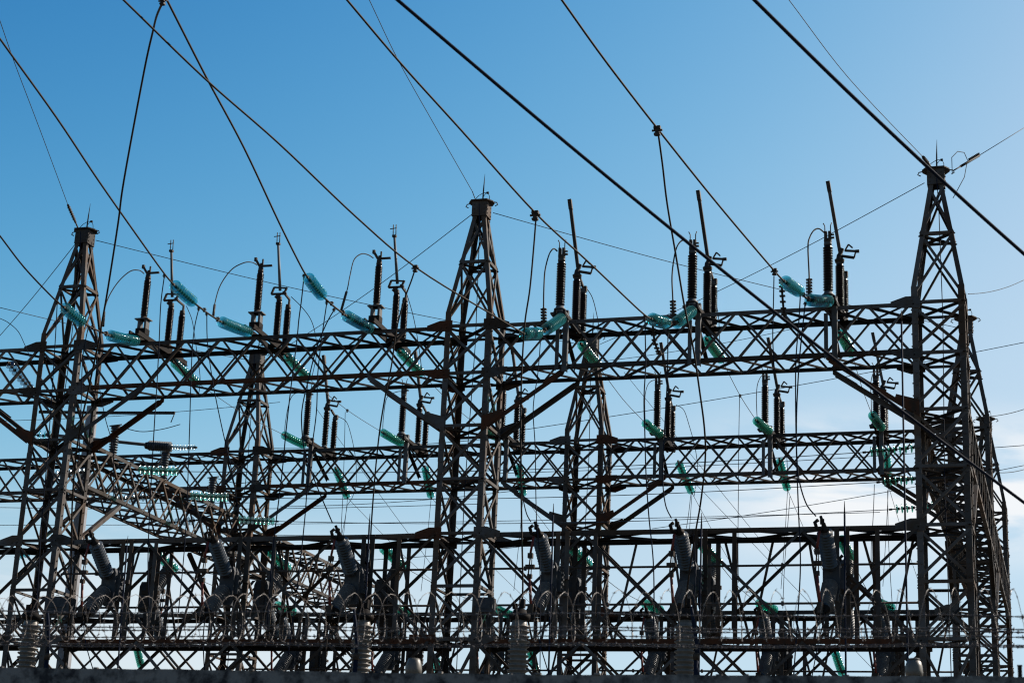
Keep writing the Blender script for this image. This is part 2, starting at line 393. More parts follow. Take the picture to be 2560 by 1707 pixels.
# ------------------------------------------------------------------ lattice beams
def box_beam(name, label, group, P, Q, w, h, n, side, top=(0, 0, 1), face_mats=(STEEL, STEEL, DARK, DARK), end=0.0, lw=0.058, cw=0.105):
    """P, Q: ends of the near top chord; the beam extends w along side and h down."""
    P = V(P); Q = V(Q); S = V(side); T = V(top); d = (Q - P).normalized()
    t = thing(name, label, "beam", P, group)
    off = {'nt': V((0, 0, 0)), 'nb': -T * h, 'ft': S * w, 'fb': S * w - T * h}
    fl = {'nt': (S, -T), 'nb': (S, T), 'ft': (-S, -T), 'fb': (-S, T)}
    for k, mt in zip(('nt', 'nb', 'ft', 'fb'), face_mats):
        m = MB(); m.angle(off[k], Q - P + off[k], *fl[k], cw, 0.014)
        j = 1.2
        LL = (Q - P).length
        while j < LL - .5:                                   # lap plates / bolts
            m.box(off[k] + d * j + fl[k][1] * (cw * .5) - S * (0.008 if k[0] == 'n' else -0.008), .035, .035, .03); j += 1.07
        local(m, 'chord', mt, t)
    LL = (Q - P).length; st = LL / n
    for nm, a, b, nrm in (('nt', 'nt', 'nb', -S), ('ft', 'ft', 'fb', S), ('nt', 'nt', 'ft', T), ('nb', 'nb', 'fb', -T)):
        m = MB()
        for i in range(n):
            for s_ in (0, 1):
                A = off[a] + d * (st * (i + s_)); B = off[b] + d * (st * (i + 1 - s_))
                e = (B - A).normalized() * 0.03
                P1 = A + e + nrm * (0.004 if s_ else -0.016); Q1 = B - e + nrm * (0.004 if s_ else -0.016)
                dd = (Q1 - P1).normalized(); u = nrm.cross(dd)
                if u.z < -0.01 or (abs(u.z) <= 0.01 and u.x < 0): u = -u
                m.angle(P1 - u * lw / 2, Q1 - u * lw / 2, u, -nrm, lw, 0.008)
        local(m, 'lacing', STEEL, t)
    return t


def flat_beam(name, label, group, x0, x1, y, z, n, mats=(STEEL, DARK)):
    t = thing(name, label, "beam", (x0, y, z), group)
    for k in (0, 1):
        m = MB(); m.angle((0, k * W, 0), (x1 - x0, k * W, 0), (0, 1 if k == 0 else -1, 0), (0, 0, -1), 0.125, 0.014)
        j = .8
        while j < x1 - x0: m.box((j, k * W + (-.008 if k == 0 else .008), -.06), .035, .03, .035); j += .9
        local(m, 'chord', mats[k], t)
    m = MB(); st = (x1 - x0) / n
    for i in range(n):
        for s_ in (0, 1):
            a = V((st * (i + s_), .05, -.03 - .02 * s_)); b = V((st * (i + 1 - s_), W - .05, -.03 - .02 * s_)); m.bar(a, b, .085, .012); m.bar(a + (b - a).normalized().cross(V((0, 0, 1))) * .038, b + (b - a).normalized().cross(V((0, 0, 1))) * .038, .01, .07)
    local(m, 'lacing', DARK, t)
    if z == ZL:
        for X in PH:
            if x0 < X < x1:
                for a_, b_, c_, d_ in ((-.82, .0, -.55, -1.75), (-.22, .0, -.55, -1.5), (-.55, -1.5, -.72, -2.6), (-.55, -1.75, -.40, -2.6), (.5, .0, 1.15, -2.6), (1.7, .0, 1.15, -2.6)):
                    m = MB(); yy = W + (.04 if a_ < 0 else .06); m.angle((X - x0 + a_, yy, b_ - .05), (X - x0 + c_, yy + .02, d_), (1, 0, 0), (0, 1, 0), .065, .01); local(m, 'diagonal_strut', STEEL, t)
    return t


for r in (0, 1):
    y0 = r * G
    for bay in (-1, 0, 1):
        xa = bay * L + HW + 0.01; xb = (bay + 1) * L - HW - 0.01
        if bay == -1 and r == 0: xa = -6.0
        nn = max(2, round((xb - xa) / 1.075))
        rustb = RUST if bay == 0 else STEEL
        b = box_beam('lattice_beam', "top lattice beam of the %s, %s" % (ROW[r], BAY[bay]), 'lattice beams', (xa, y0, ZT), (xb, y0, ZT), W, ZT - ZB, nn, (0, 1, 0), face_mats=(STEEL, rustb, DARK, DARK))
        # knee braces with splayed gussets
        for sx, xt in ((1, xa), (-1, xb)):
            if bay == -1 and sx == 1: continue
            for k in (0, 1):
                m = MB(); py = -0.02 if k == 0 else W + 0.02
                A = V((xt - xa + sx * 1.95, py, ZB - ZT - .05)); B = V((xt - xa - sx * .02, py, ZB - ZT - 1.4))
                m.angle(A, B, (0, 1 if k == 0 else -1, 0), (0, 0, -1), 0.12, 0.014)
                m.plate([(A.x - sx * .5, py - .004, A.z - .3), (A.x + sx * .12, py - .004, A.z + .12), (A.x + sx * .12, py - .004, A.z - .03), (A.x - sx * .35, py - .004, A.z - .38)], (0, -1 if k == 0 else 1, 0), .01)
                m.plate([(B.x - sx * .12, py - .004, B.z - .2), (B.x - sx * .12, py - .004, B.z + .22), (B.x + sx * .42, py - .004, B.z + .38), (B.x + sx * .46, py - .004, B.z + .26)], (0, -1 if k == 0 else 1, 0), .01)
                o = local(m, 'knee_brace', RUST if (bay + k) % 2 else STEEL, b)
        flat_beam('flat_beam', "flat laced upper walkway beam of the %s, %s" % (ROW[r], BAY[bay]), 'flat laced beams', xa, xb, y0, ZL, max(2, round((xb - xa) / 2.15)))
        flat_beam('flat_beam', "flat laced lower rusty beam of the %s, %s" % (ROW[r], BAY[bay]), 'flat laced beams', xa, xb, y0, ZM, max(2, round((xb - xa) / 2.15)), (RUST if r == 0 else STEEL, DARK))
        for k in (0, 1):
            t = thing('cross_bracing', "crossed angles of the %s %s, %s face" % (ROW[r], BAY[bay], "near" if k == 0 else "far"), "bracing", (xa, y0 + k * W, 0), 'crossed bay bracing')
            npan = 4 if xb - xa > 8 else 2; st = (xb - xa) / npan
            for z1, z0 in ((ZL, ZM), (ZM, 5.5)) if r == 0 else ((ZL, ZM),):
                for i in range(npan):
                    m = MB()
                    sg = -1 if k == 0 else 1
                    for s_ in (0, 1):
                        A = V((st * (i + s_), sg * (.03 + .022 * s_), z1 - .05)); B = V((st * (i + 1 - s_), sg * (.03 + .022 * s_), z0 + .02))
                        m.angle(A, B, (0, -sg, 0), (0, 0, -1), 0.07, 0.01)
                    local(m, 'crossed_bars', STEEL, t)

# beams running away from the viewer, on the left and right tower lines
for c, sidelab in ((0, "left"), (2, "right")):
    for r0, r1 in ((0, 1), (1, 2)):
        ya = r0 * G + W + .01; yb = r1 * G - .01
        X = c * L
        nm = "beam running back from the %s on the %s tower line" % (ROW[r0], sidelab)
        b = box_beam('lattice_beam', "upper " + nm, 'lattice beams', (X + HW, ya, ZD1), (X + HW, yb, ZD1), W, ZD1 - ZD0, 10, (-1, 0, 0), face_mats=(STEEL,) * 4)
        for sg, yt in ((1, 0), (-1, yb - ya)):
            for k in (0, 1):
                m = MB(); px = 0.02 if k == 0 else -W - .02
                A = V((px, yt + sg * 1.9, ZD0 - ZD1 - .04)); B = V((px, yt - sg * .02, ZD0 - ZD1 - 1.35)); m.angle(A, B, (-1 if k == 0 else 1, 0, 0), (0, 0, -1), .12, .014)
                local(m, 'knee_brace', STEEL, b)


# ------------------------------------------------------------------ insulators
def sheds(L_, n, r0, r1):
    p = [(0, r0)]
    st = L_ / n
    for i in range(n):
        a = i * st
        p += [(a + st * .15, r0), (a + st * .42, r1 * .96), (a + st * .56, r1), (a + st * .68, r1 * .97), (a + st * .80, r0)]
    return p + [(L_, r0)]


def disc_mesh(gm, name):
    m = MB()
    m.lathe((0, 0, 0), (0, 0, 1), [(0.0, .012), (0.0, .042), (.012, .048), (.055, .046), (.062, .036)], 12, 1)                       # metal cap
    m.lathe((0, 0, 0), (0, 0, 1), [(.050, .046), (.055, .09), (.068, .132), (.088, .153), (.096, .150), (.080, .118), (.094, .102), (.076, .088), (.090, .070), (.074, .054), (.07, .02)], 20, 0)  # glass shell
    m.lathe((0, 0, 0), (0, 0, 1), [(.07, .016), (.146, .014)], 8, 1)                                                                   # pin
    return m.mesh(name, [gm, CAST])


DM = {'t': disc_mesh(GLASS, 'disc_teal'), 'g': disc_mesh(GREEN, 'disc_green'), 'c': disc_mesh(CLEARG, 'disc_clear')}


def istring(label, P, Q, n, kind='t', group=None, sc=1.0, cat="insulator"):
    """chain of n discs from its steel end P towards Q; keeps P and the direction."""
    P = V(P); Q = V(Q); d = (Q - P).normalized(); D = (Q - P).length
    t = thing('insulator_string', label, cat, P, group)
    rot = d.to_track_quat('Z', 'Y').to_matrix().to_4x4()
    pitch = .146 * sc; lead = max(0.03, (D - n * pitch) / 2)
    me = DM[kind]
    for i in range(n):
        o = bpy.data.objects.new('disc', me); C.objects.link(o); o.parent = t
        sag = -0.012 * math.sin(math.pi * (i + .5) / n)
        o.matrix_local = Matrix.Translation(d * (lead + pitch * i) + V((0, 0, sag))) @ rot @ Matrix.Scale(sc, 4) @ Matrix.Diagonal((1, 1, 1, 1) if kind == 't' else (.9, .9, 1, 1))
    m = MB(); m.tube([V((0, 0, 0)), d * (lead + .01)], .018, 6); m.box(d * .02, .05, .05, .07, rot=rot.to_3x3()); local(m, 'shackle', CAST, t)
    m = MB(); e = d * (lead + pitch * n - .01); m.tube([e, d * max(D, lead + pitch * n + .05)], .018, 6); m.box(d * D, .05, .05, .09, rot=rot.to_3x3()); local(m, 'clamp', CAST, t)
    return t


def solve_towards(P, x, y, Lc, toward=-1):
    """point seen in direction (x,y) at distance Lc from P, on the near (-1) or far (+1) side"""
    best = None
    for i in range(0, 400):
        Y = P.y + toward * i * 0.008
        p = at(x, y, Y); e = abs((p - P).length - Lc)
        if best is None or e < best[0]: best = (e, p)
    return best[1]


# ------------------------------------------------------------------ cables
def smooth_pts(P, k=6):
    if len(P) < 3: return P
    out = []
    for i in range(len(P) - 1):
        p0 = P[max(i - 1, 0)]; p1 = P[i]; p2 = P[i + 1]; p3 = P[min(i + 2, len(P) - 1)]
        for j in range(k):
            t = j / k
            out.append(0.5 * ((2 * p1) + (p2 - p0) * t + (2 * p0 - 5 * p1 + 4 * p2 - p3) * t * t + (3 * p1 - p0 - 3 * p2 + p3) * t ** 3))
    return out + [P[-1]]


def cable(label, pts, r, m=WIRE, group=None, name='cable', clamps=(), cat="cable", k=6, seg=6):
    P = [V(p) for p in pts]
    b = MB(); b.tube([p - P[0] for p in smooth_pts(P, k)], r, seg)
    o = bpy.data.objects.new(name, b.mesh(name, m)); C.objects.link(o); o.location = P[0]; tag(o, label, cat, group)
    for q, s in clamps:
        c = MB(); q = V(q) - P[0]
        c.box(q, s * .5, s * .5, s * 1.3); c.box(q + V((0, 0, s * .45)), s * .9, s * .7, s * .4); c.box(q - V((0, 0, s * .45)), s * .8, s * .6, s * .25); c.tube([q + V((-s * .7, 0, s * .1)), q + V((s * .7, 0, s * .1))], s * .16, 6)
        local(c, 'clamp', CAST, o)
    return o


def vplane(P0, P1, px):
    """pixels onto the vertical plane through P0 and P1"""
    P0 = V(P0); P1 = V(P1); n = (P1 - P0).cross(V((0, 0, 1))).normalized(); out = []
    for x, y in px:
        d = ray(x, y); out.append(CAM + d * ((P0 - CAM).dot(n) / d.dot(n)))
    return out


def drop(px, Y0, Y1=None):
    Y1 = Y0 if Y1 is None else Y1; n = len(px)
    return [at(x, y, Y0 + (Y1 - Y0) * i / (n - 1)) for i, (x, y) in enumerate(px)]


# ---- incoming line strings of the front row
F_STR = [  # beam end px, outer end px, link-far px, string2 start px, string2 end px, conductor px list far to near, Z at far end
    ((342, 853), (273, 838), (206, 806), (160, 768), [(0, 590), (60, 668), (130, 742)], 17.3, 13, 9),
    ((624, 831), (552, 804), (485, 757), (434, 711), [(0, 98), (141, 294), (245, 450), (351, 601), (410, 683)], 17.3, 13, 9),
    ((926, 822), (864, 788), (807, 741), (769, 693), [(417, 0), (517, 196), (610, 370), (697, 555), (752, 665)], 17.3, 13, 9),
    ((1405, 795), (1363, 825), (1347, 833), (1310, 834), [(308, 0), (511, 196), (697, 359), (892, 544), (1043, 671), (1236, 790)], 17.3, 11, 9),
    ((1731, 776), (1689, 808), (1666, 808), (1629, 797), [(867, 0), (1001, 158), (1154, 327), (1339, 533), (1469, 653), (1600, 777)], 17.3, 11, 9),
    ((2074, 753), (2023, 750), (2000, 729), (1961, 703), [(1404, 0), (1513, 152), (1643, 321), (1796, 512), (1935, 676)], 17.3, 11, 9),
]
COND = []
for i, (a, b, c, d, px, zf, n1, n2) in enumerate(F_STR):
    P = at(a[0], a[1], -0.55); Q = solve_towards(P, b[0], b[1], n1 * .146 + .12)
    istring("teal glass insulator string tied to the top front beam, %s" % PHN[i], P, Q, n1, 't', 'strings at the front top beam')
    R = solve_towards(Q, c[0], c[1], 1.35 if i < 3 else .42); S = solve_towards(R, d[0], d[1], n2 * .146 + .12)
    cable("short link between paired teal strings, %s" % PHN[i], [Q, (Q + R) / 2 - V((0, 0, .02)), R], .026, WIRE, 'links between paired strings', 'string_link', clamps=[(Q.lerp(R, .12), .09), (Q.lerp(R, .62), .08)], cat="cable link")
    istring("outer teal glass string carrying the incoming conductor, %s" % PHN[i], R, S, n2, 't', 'outer strings of the incoming line')
    E = atz(px[0][0], px[0][1], zf)
    pts = vplane(S, E, px); E2 = pts[0] + (pts[0] - pts[1]) * 1.2
    COND.append((S, E, pts))
    cl = []
    if i == 4: cl = [(vplane(S, E, [(1338, 540)])[0], .16)]
    if i == 5: cl = [(vplane(S, E, [(1643, 328)])[0], .15), (vplane(S, E, [(1936, 680)])[0], .12)]
    if i == 2: cl = [(vplane(S, E, [(407, 4)])[0], .12)]
    if i == 3: cl = [(vplane(S, E, [(1038, 672)])[0], .12)]
    cable("thick overhead conductor reaching the top front beam, %s" % PHN[i], [E2] + pts + [S], .021, WIRE, 'incoming conductors', 'overhead_conductor', clamps=cl)


# ------------------------------------------------------------------ disconnectors on the top beams
def post(mb_parent, base, h, r1, name='post_insulator', n=18, top=True, core=.62):
    m = MB(); b = V(base)
    m.lathe(b, b + V((0, 0, 1)), [(0, r1 * .8)] + [(t + .06, r) for t, r in sheds(h - .12, n, r1 * core, r1)] + [(h, r1 * .7)], 14)
    o = local(m, name, PORB, mb_parent)
    m = MB(); m.lathe(b - V((0, 0, .06)), b + V((0, 0, 1)), [(0, r1 * 1.25), (.03, r1 * 1.25), (.03, r1 * .95), (.10, r1 * .85)], 14)
    local(m, 'metal_collar', GALV if r1 > .1 else CAST, o); m = MB()
    m.lathe(b + V((0, 0, h - .03)), b + V((0, 0, h + 1)), [(0, r1 * .75), (.06, r1 * .8), (.10, r1 * .7), (.14, r1 * .72)], 14)
    local(m, 'metal_collar', GALV if r1 > .1 else CAST, o)
    return o


def discon_a(X, row, label):
    """front-left bay type: tall arm with two prongs, slim sheds"""
    y = row * G
    t = thing('disconnector', label, "disconnector", (X, y, 16.36), 'disconnectors on the top beams')
    m = MB()
    m.bar((-.13, -.62, .06), (-.13, 2.35, .06), .05, .13); m.bar((.13, -.62, .06), (.13, 2.35, .06), .05, .13)
    for yy in (-.6, .0, 1.3, 2.3): m.bar((-.16, yy, .0), (.16, yy, .0), .16, .03)
    m.box((0, -.15, .22), .3, .26, .16); local(m, 'base_frame', DARK, t)
    m = MB(); m.box((-.09, -.15, .42), .06, .2, .28); m.box((.11, -.15, .42), .06, .2, .28); m.box((0, -.15, .575), .4, .3, .03); local(m, 'pedestal', GALV, t)
    post(t, (0, -.15, .62), 1.15, .10, n=24, core=.84)
    m = MB(); z = 1.90
    m.bar((0, -.15, z - .08), (.0, -.15, z + .12), .06, .05); m.bar((-.02, -.15, z), (-.14, -.2, z + .2), .06, .06); m.bar((0, -.15, z + .04), (.30, -.1, z + .06), .08, .04)
    m.bar((.04, -.15, z), (.04, -.15, z + .24), .03, .04); m.box((-.15, -.2, z + .22), .07, .07, .1); local(m, 'terminal', CAST, t)
    post(t, (0, 1.35, .33), 1.12, .10, n=24, core=.84); post(t, (.0, 2.05, .33), 1.12, .10, n=24, core=.84)
    m = MB(); m.box((0, 1.35, .2), .24, .24, .2); local(m, 'bearing', DARK, t); m = MB(); m.box((0, 2.05, .2), .24, .24, .2); local(m, 'bearing', DARK, t)
    m = MB(); z = 1.55
    m.bar((-.25, 1.35, z + .10), (.2, 1.35, z + .10), .06, .05); m.bar((-.25, 1.35, z + .1), (-.18, 1.35, z + .3), .05, .05); m.bar((.12, 1.35, z + .1), (.2, 1.35, z + .28), .05, .05)
    m.bar((-.18, 1.35, z + .3), (.2, 1.35, z + .26), .04, .04); m.bar((-.12, 1.35, z - .02), (0, 1.35, z + .1), .1, .06); m.bar((.1, 1.35, z + .15), (.02, 2.05, z + .17), .05, .05); m.bar((.02, 2.05, z - .02), (.02, 2.05, z + .18), .05, .05)
    local(m, 'hinge', CAST, t)
    ar = MB(); ar.tube([(0, 1.35, z + .2), (-.175, 1.35, z + 1.60)], [.045, .036], 8, smooth=True); a = local(ar, 'contact_arm', GALV, t)
    m = MB(); q = V((-.175, 1.35, z + 1.60)); m.box(q, .11, .09, .06)
    m.tube([q + V((-.04, 0, 0)), q + V((-.05, 0, .34))], .014, 6); m.tube([q + V((.04, 0, 0)), q + V((.03, 0, .34))], .014, 6); m.tube([q + V((-.14, 0, .22)), q + V((.05, 0, .24))], .014, 6)
    local(m, 'prong', CAST, a)
    return t


def discon_b(X, row, label, arm=1.82, big=True, dz=0.0):
    """wide sheds, flat ended arm and a claw"""
    y = row * G; r1 = .125 if row == 0 else .118
    t = thing('disconnector', label, "disconnector", (X, y, 16.36 + dz), 'disconnectors on the top beams')
    m = MB()
    m.bar((-.1, -.55, .03), (-.1, 1.9, .03), .06, .12); m.bar((.12, -.55, .03), (.12, 1.9, .03), .06, .12)
    for yy in (-.5, .3, 1.5): m.bar((-.15, yy, -.04), (.17, yy, -.04), .14, .03)
    m.angle((-.14, .5, -.05), (-.14, 1.9, -.75), (1, 0, 0), (0, 0, -1), .09); local(m, 'base_frame', DARK, t)
    m = MB(); m.angle((.13, -.12, .22), (.13, -.12, -1.42), (-1, 0, 0), (0, 1, 0), .13, .016); m.angle((-.20, -.06, -.2), (-.20, -.06, -1.35), (1, 0, 0), (0, 1, 0), .10, .014); local(m, 'support_channel', GALV, t)
    post(t, (-.05, -.3, .22), 1.28, r1, n=17, core=.74)
    m = MB(); m.lathe((-.05, -.3, .07), (-.05, -.3, 1), [(0, .17), (.05, .17), (.06, .12), (.15, .11)], 14); m.box((-.05, -.3, .04), .42, .32, .05); local(m, 'pedestal', GALV, t)
    m = MB(); z = 1.62
    m.box((-.1, -.3, z + .12), .07, .1, .22); m.box((.0, -.3, z + .12), .07, .1, .22); m.lathe((-.05, -.3, z - .1), (-.05, -.3, 5), [(0, .09), (.12, .10), (.14, .07)], 12)
    m.tube([(-.12, -.3, z + .2), (-.12, -.3, z + .38), (-.16, -.3, z + .46)], .013, 6); m.tube([(.02, -.3, z + .2), (.02, -.3, z + .38), (.05, -.3, z + .46)], .013, 6)
    m.box((.07, -.3, z + .06), .08, .05, .04); m.box((.07, -.3, z + .14), .07, .05, .03); local(m, 'terminal', CAST, t)
    post(t, (.05, 1.05, .20), 1.28, r1 * .92, n=20, core=.76); post(t, (.06, 1.75, .18), 1.15, r1 * .92, n=18, core=.76)
    m = MB(); m.box((.05, 1.05, .1), .22, .22, .18); local(m, 'bearing', DARK, t); m = MB(); m.box((.06, 1.75, .08), .22, .22, .18); local(m, 'bearing', DARK, t)
    m = MB(); z = 1.58
    m.lathe((.05, 1.05, z - .08), (.05, 1.05, 9), [(0, .11), (.08, .13), (.10, .09), (.22, .07)], 12)
    m.bar((.05, 1.05, z + .12), (.12, 1.05, z + .30), .1, .09); m.bar((.1, 1.05, z + .1), (.42, 1.05, z + .03), .06, .06); m.bar((.42, 1.05, z + .03), (.46, 1.05, z + .2), .035, .035)
    m.bar((.18, 1.05, z + .24), (.5, 1.05, z + .20), .05, .05); m.bar((.2, 1.05, z + .26), (.28, 1.05, z + .40), .035, .035); m.bar((.28, 1.05, z + .40), (.38, 1.05, z + .30), .035, .035)
    m.bar((.05, 1.4, z + .02), (.06, 1.75, z - .12), .06, .06); m.box((.5, 1.05, z + .2), .1, .06, .07); m.bar((.46, 1.05, z + .2), (.5, 1.05, z + .2), .05, .04); m.box((.1, 1.75, z - .15), .12, .12, .14)
    local(m, 'claw', CAST, t)
    ar = MB(); A = V((.06, 1.05, z + .22)); B = V((-.21, 1.05, z + .22 + arm)); ar.bar(A, B, .085, .085, (0, 1, 0)); a = local(ar, 'contact_arm', STEEL, t)
    m = MB(); d = (B - A).normalized(); m.bar(B - d * .16, B + d * .12, .10, .125, (0, 1, 0)); local(m, 'contact_blade', CAST, a)
    return t


for i in range(3): discon_a(PH[i], 0, "slim black disconnector with pronged arm on the front beam, %s" % PHN[i])
for i in range(3, 6): discon_b(PH[i], 0, "wide shed disconnector with flat tipped arm on front beam, %s" % PHN[i])
for i in range(6): discon_b(PH[i] - (.08 if i < 3 else .1), 1, "black disconnector on the second row top beam, %s" % PHN[i], arm=1.55, dz=.12 if i < 3 else 0)

for o in list(C.objects):                                   # every unit sits a little differently
    if o.get('category') == "disconnector": o.rotation_euler.z = random.uniform(-.05, .05)
JUMP = [  # jumper loops from string links to the front posts
    [(258, 815), (261, 776), (274, 738), (298, 702), (326, 678), (348, 676), (360, 684)],
    [(533, 790), (537, 759), (551, 713), (579, 674), (610, 657), (630, 656), (642, 662)],
    [(852, 780), (868, 724), (875, 689), (885, 650), (903, 635), (920, 637), (933, 645)],
    [(1360, 815), (1359, 766), (1360, 713), (1363, 674), (1373, 636), (1384, 622), (1393, 628)],
    [(1684, 800), (1682, 746), (1680, 695), (1684, 653), (1692, 618), (1706, 601), (1722, 606)],
    [(2023, 742), (2023, 692), (2020, 617), (2025, 592), (2035, 576), (2048, 572), (2063, 584)],
]
for i, px in enumerate(JUMP):
    pts = drop(px, -1.9 if i < 3 else -1.2, -.3)
    o = cable("arched jumper lead up to the front post insulator, %s" % PHN[i], pts, .015 if i < 3 else .019, WIRE, 'arched jumpers on the front beam', 'jumper_cable')
    m = MB(); a = pts[0] - o.location; b = pts[1] - o.location
    m.tube([a, a.lerp(b, .9)], .034 if i < 3 else .04, 7)
    if i >= 3:
        for k in range(6): m.box(a.lerp(b, .1 + .15 * k), .15, .07, .035)
    local(m, 'lug', CAST, o)

# ------------------------------------------------------------------ strings between the rows
def link_rows(zf, i, Zname, f_px, f_end, s_px, s_end, n=11, kind='g', sidecl=None):
    P = at(f_px[0], f_px[1], W + .15); Q = solve_towards(P, f_end[0], f_end[1], n * .146 + .1, 1)
    istring("green glass string behind the front row %s beam, %s" % (Zname, PHN[i]), P, Q, n, kind, 'strings between the two rows')
    if s_px:
        R = at(s_px[0], s_px[1], G - .35); S = solve_towards(R, s_end[0], s_end[1], n * .146 + .1, -1)
        istring("green glass string in front of the second row %s beam, %s" % (Zname, PHN[i]), R, S, n, kind, 'strings between the two rows')
        mid = (Q + S) / 2 - V((0, 0, .12))
        cl = [(mid, .07)] if i in (1, 4) else []
        cable("thin conductor between the rows at the %s beams, %s" % (Zname, PHN[i]), [Q, Q.lerp(S, .5) - V((0, 0, .1)), S], .009, WIRE, 'conductors between the two rows', 'row_conductor', clamps=cl)
    return Q


TOPL = [((432, 903), (495, 958), (762, 1113), (708, 1086)), ((715, 888), (772, 946), (1005, 1108), (955, 1080)), ((998, 876), (1055, 934), (1244, 1092), (1216, 1080)),
        ((1452, 858), (1494, 912), (1651, 1087), (1612, 1056)), ((1765, 845), (1805, 900), (1924, 1078), (1890, 1050)), ((2100, 830), (2130, 885), (2205, 1070), (2180, 1036))]
for i, (a, b, c, d) in enumerate(TOPL): link_rows(ZT, i, "top", a, b, c, d)
LOWL = [((378, 1372), (440, 1424), (None), None), ((668, 1370), (722, 1422), (None), None), ((955, 1366), (1011, 1418), (None), None),
        ((1420, 1362), (1474, 1412), (None), None), ((1748, 1353), (1797, 1407), (None), None), ((2102, 1345), (2131, 1398), (None), None)]
LOWEND = [(690, 1510), (975, 1512), (1238, 1520), (1608, 1506), (1893, 1505), (2186, 1500)]
for i, (a, b, _, _) in enumerate(LOWL):
    Q = link_rows(ZL, i, "walkway", a, b, None, None, 10)
    R = at(LOWEND[i][0] + 48, LOWEND[i][1] + 20, G - .15); S = solve_towards(R, LOWEND[i][0], LOWEND[i][1], 1.5, -1)
    istring("green glass string in front of the second row walkway beam, %s" % PHN[i], R, S, 9, 'g', 'strings between the two rows')
    cable("thin conductor between the rows at the walkway beams, %s" % PHN[i], [Q, Q.lerp(S, .5) - V((0, 0, .1)), S], .009, WIRE, 'conductors between the two rows', 'row_conductor')
BACK = [((838, 1168), (869, 1244)), ((1062, 1165), (1078, 1243)), ((1297, 1160), (1308, 1238)), ((1695, 1152), (1730, 1232)), ((1948, 1146), (1969, 1224)), ((2216, 1130), (2221, 1214))]
for i, (a, b) in enumerate(BACK):
    P = at(a[0], a[1], G + W + .2); Q = solve_towards(P, b[0], b[1], 1.75, 1)
    istring("green glass string hanging behind the second row top beam, %s" % PHN[i], P, Q, 11, 'g', 'strings behind the second row')
    e = Q + V((0.15, 12, -1.6))
    cable("thin conductor leaving backwards from the second row, %s" % PHN[i], [Q, Q.lerp(e, .5) - V((0, 0, .15)), e], .008, WIRE, 'conductors leaving backwards', 'row_conductor')
    cable("thin drop lead under the hanging second row string, %s" % PHN[i], [Q, Q - V((.1, -.1, 1.4)), Q - V((.25, -.2, 3.2))], .009, BLACKC, 'drop leads of the second row', 'drop_lead')
BOT = [(1089, 1640, 1100, 1700), (1322, 1612, 1338, 1668), (1958, 1630, 1972, 1688), (2085, 1622, 2104, 1678), (2245, 1622, 2247, 1670), (340, 1610, 352, 1660)]
BOTN = ["left of the middle tower", "right of the third beige column", "beside the fifth switch", "just left of the right tower", "touching the right tower", "near the second column"]
for i, (x0, y0, x1, y1) in enumerate(BOT):
    P = at(x0, y0, G + 2); Q = at(x1, y1, G + 3.2)
    istring("low green glass string above the wall, %s" % BOTN[i], P, P + (Q - P).normalized() * 1.6, 9, 'g', 'low strings above the wall')


# ---- side strings on the left and right tower lines
ys = [3.76, 7.19, 10.71]
for k, yy in enumerate(ys):
    z = 13.69
    for sgn, X in ((1, HW), (-1, -HW)):
        P = V((X + sgn * .04, yy, z)); Q = P + V((sgn * 1.5, 0, -.10))
        istring("level string of %s discs, %s side of left side beam, %s going back" % ("green glass" if sgn > 0 else "grey", "inner" if sgn > 0 else "outer", ORD[k]), P, Q, 9, 'g' if sgn > 0 else 'c', 'horizontal strings of the side beams')
    X = 2 * L - HW; P = V((X - .04, yy, z)); Q = P + V((-1.55, 0, -.12))
    istring("level string of green discs beside the right tower, %s going back" % ORD[k], P, Q, 9, 'g', 'horizontal strings of the side beams')
    A = V((HW + 1.54, yy, z - .1)); B = V((2 * L - HW - 1.6, yy, z - .12))
    cable("level busbar wire across the yard, %s going back" % ORD[k], [A, A.lerp(B, .25) - V((0, 0, .16)), A.lerp(B, .5) - V((0, 0, .22)), A.lerp(B, .75) - V((0, 0, .16)), B], .011, THINW, 'horizontal wires across the yard', 'busbar_wire')
    # ribbed post on the side beam
    t = thing('ribbed_post', "grey ribbed post insulator standing on the left side beam, %s going back" % ORD[k], "insulator", (0, [3.54, 6.79, 10.2][k], ZD1), 'ribbed posts on the left side beam')
    m = MB(); m.lathe((0, 0, .05), (0, 0, 2), sheds(1.02, 13, .09, .135), 14); local(m, 'sheds', PORG, t)
    m = MB(); m.box((0, 0, .02), .3, .3, .05); m.box((0, 0, 1.1), .22, .12, .08); m.tube([(-.2, 0, 1.13), (.2, 0, 1.16)], .02, 6); local(m, 'flange', CAST, t)
    q = t.location + V((0, 0, 1.15))
    cable("sagging lead from the ribbed post to the left side string, %s going back" % ORD[k], [q, q + V((.8, 0, -.22)), q + V((1.5, 0, -.18)), q + V((2.1, 0, -.05))], .012, BLACKC, 'leads of the ribbed posts', 'jumper_cable')
t = thing('ribbed_post', "thick grey ribbed bushing lying level above the left side beam", "insulator", at(372, 1113, 5.0), None)
m = MB(); m.lathe((0, 0, 0), (1, 0, -.1), sheds(.75, 10, .09, .16), 14); local(m, 'sheds', PORG, t)
m = MB(); m.lathe((-.1, 0, 0), (1, 0, -.1), [(0, .1), (.1, .12)], 12); local(m, 'flange', CAST, t)
P = at(425, 1118, 5); istring("small pale glass string beside the level ribbed bushing", P, P + V((.85, 0, -.03)), 9, 'c', None, .62)
P = at(78, 1086, 4.0); istring("teal glass string hanging by the left tower waist", P, P + V((.5, .3, .02)), 4, 't', None, 1.0)
P = at(20, 905, 0.6); istring("dusty clear glass string inside the top beam left of the left tower", P, at(88, 985, 1.9), 11, 'c', None)
P = at(60, 1388, 3); istring("short teal string at the lower left corner beam", at(95, 1368, 3), at(40, 1392, 3), 6, 't', None, .8)

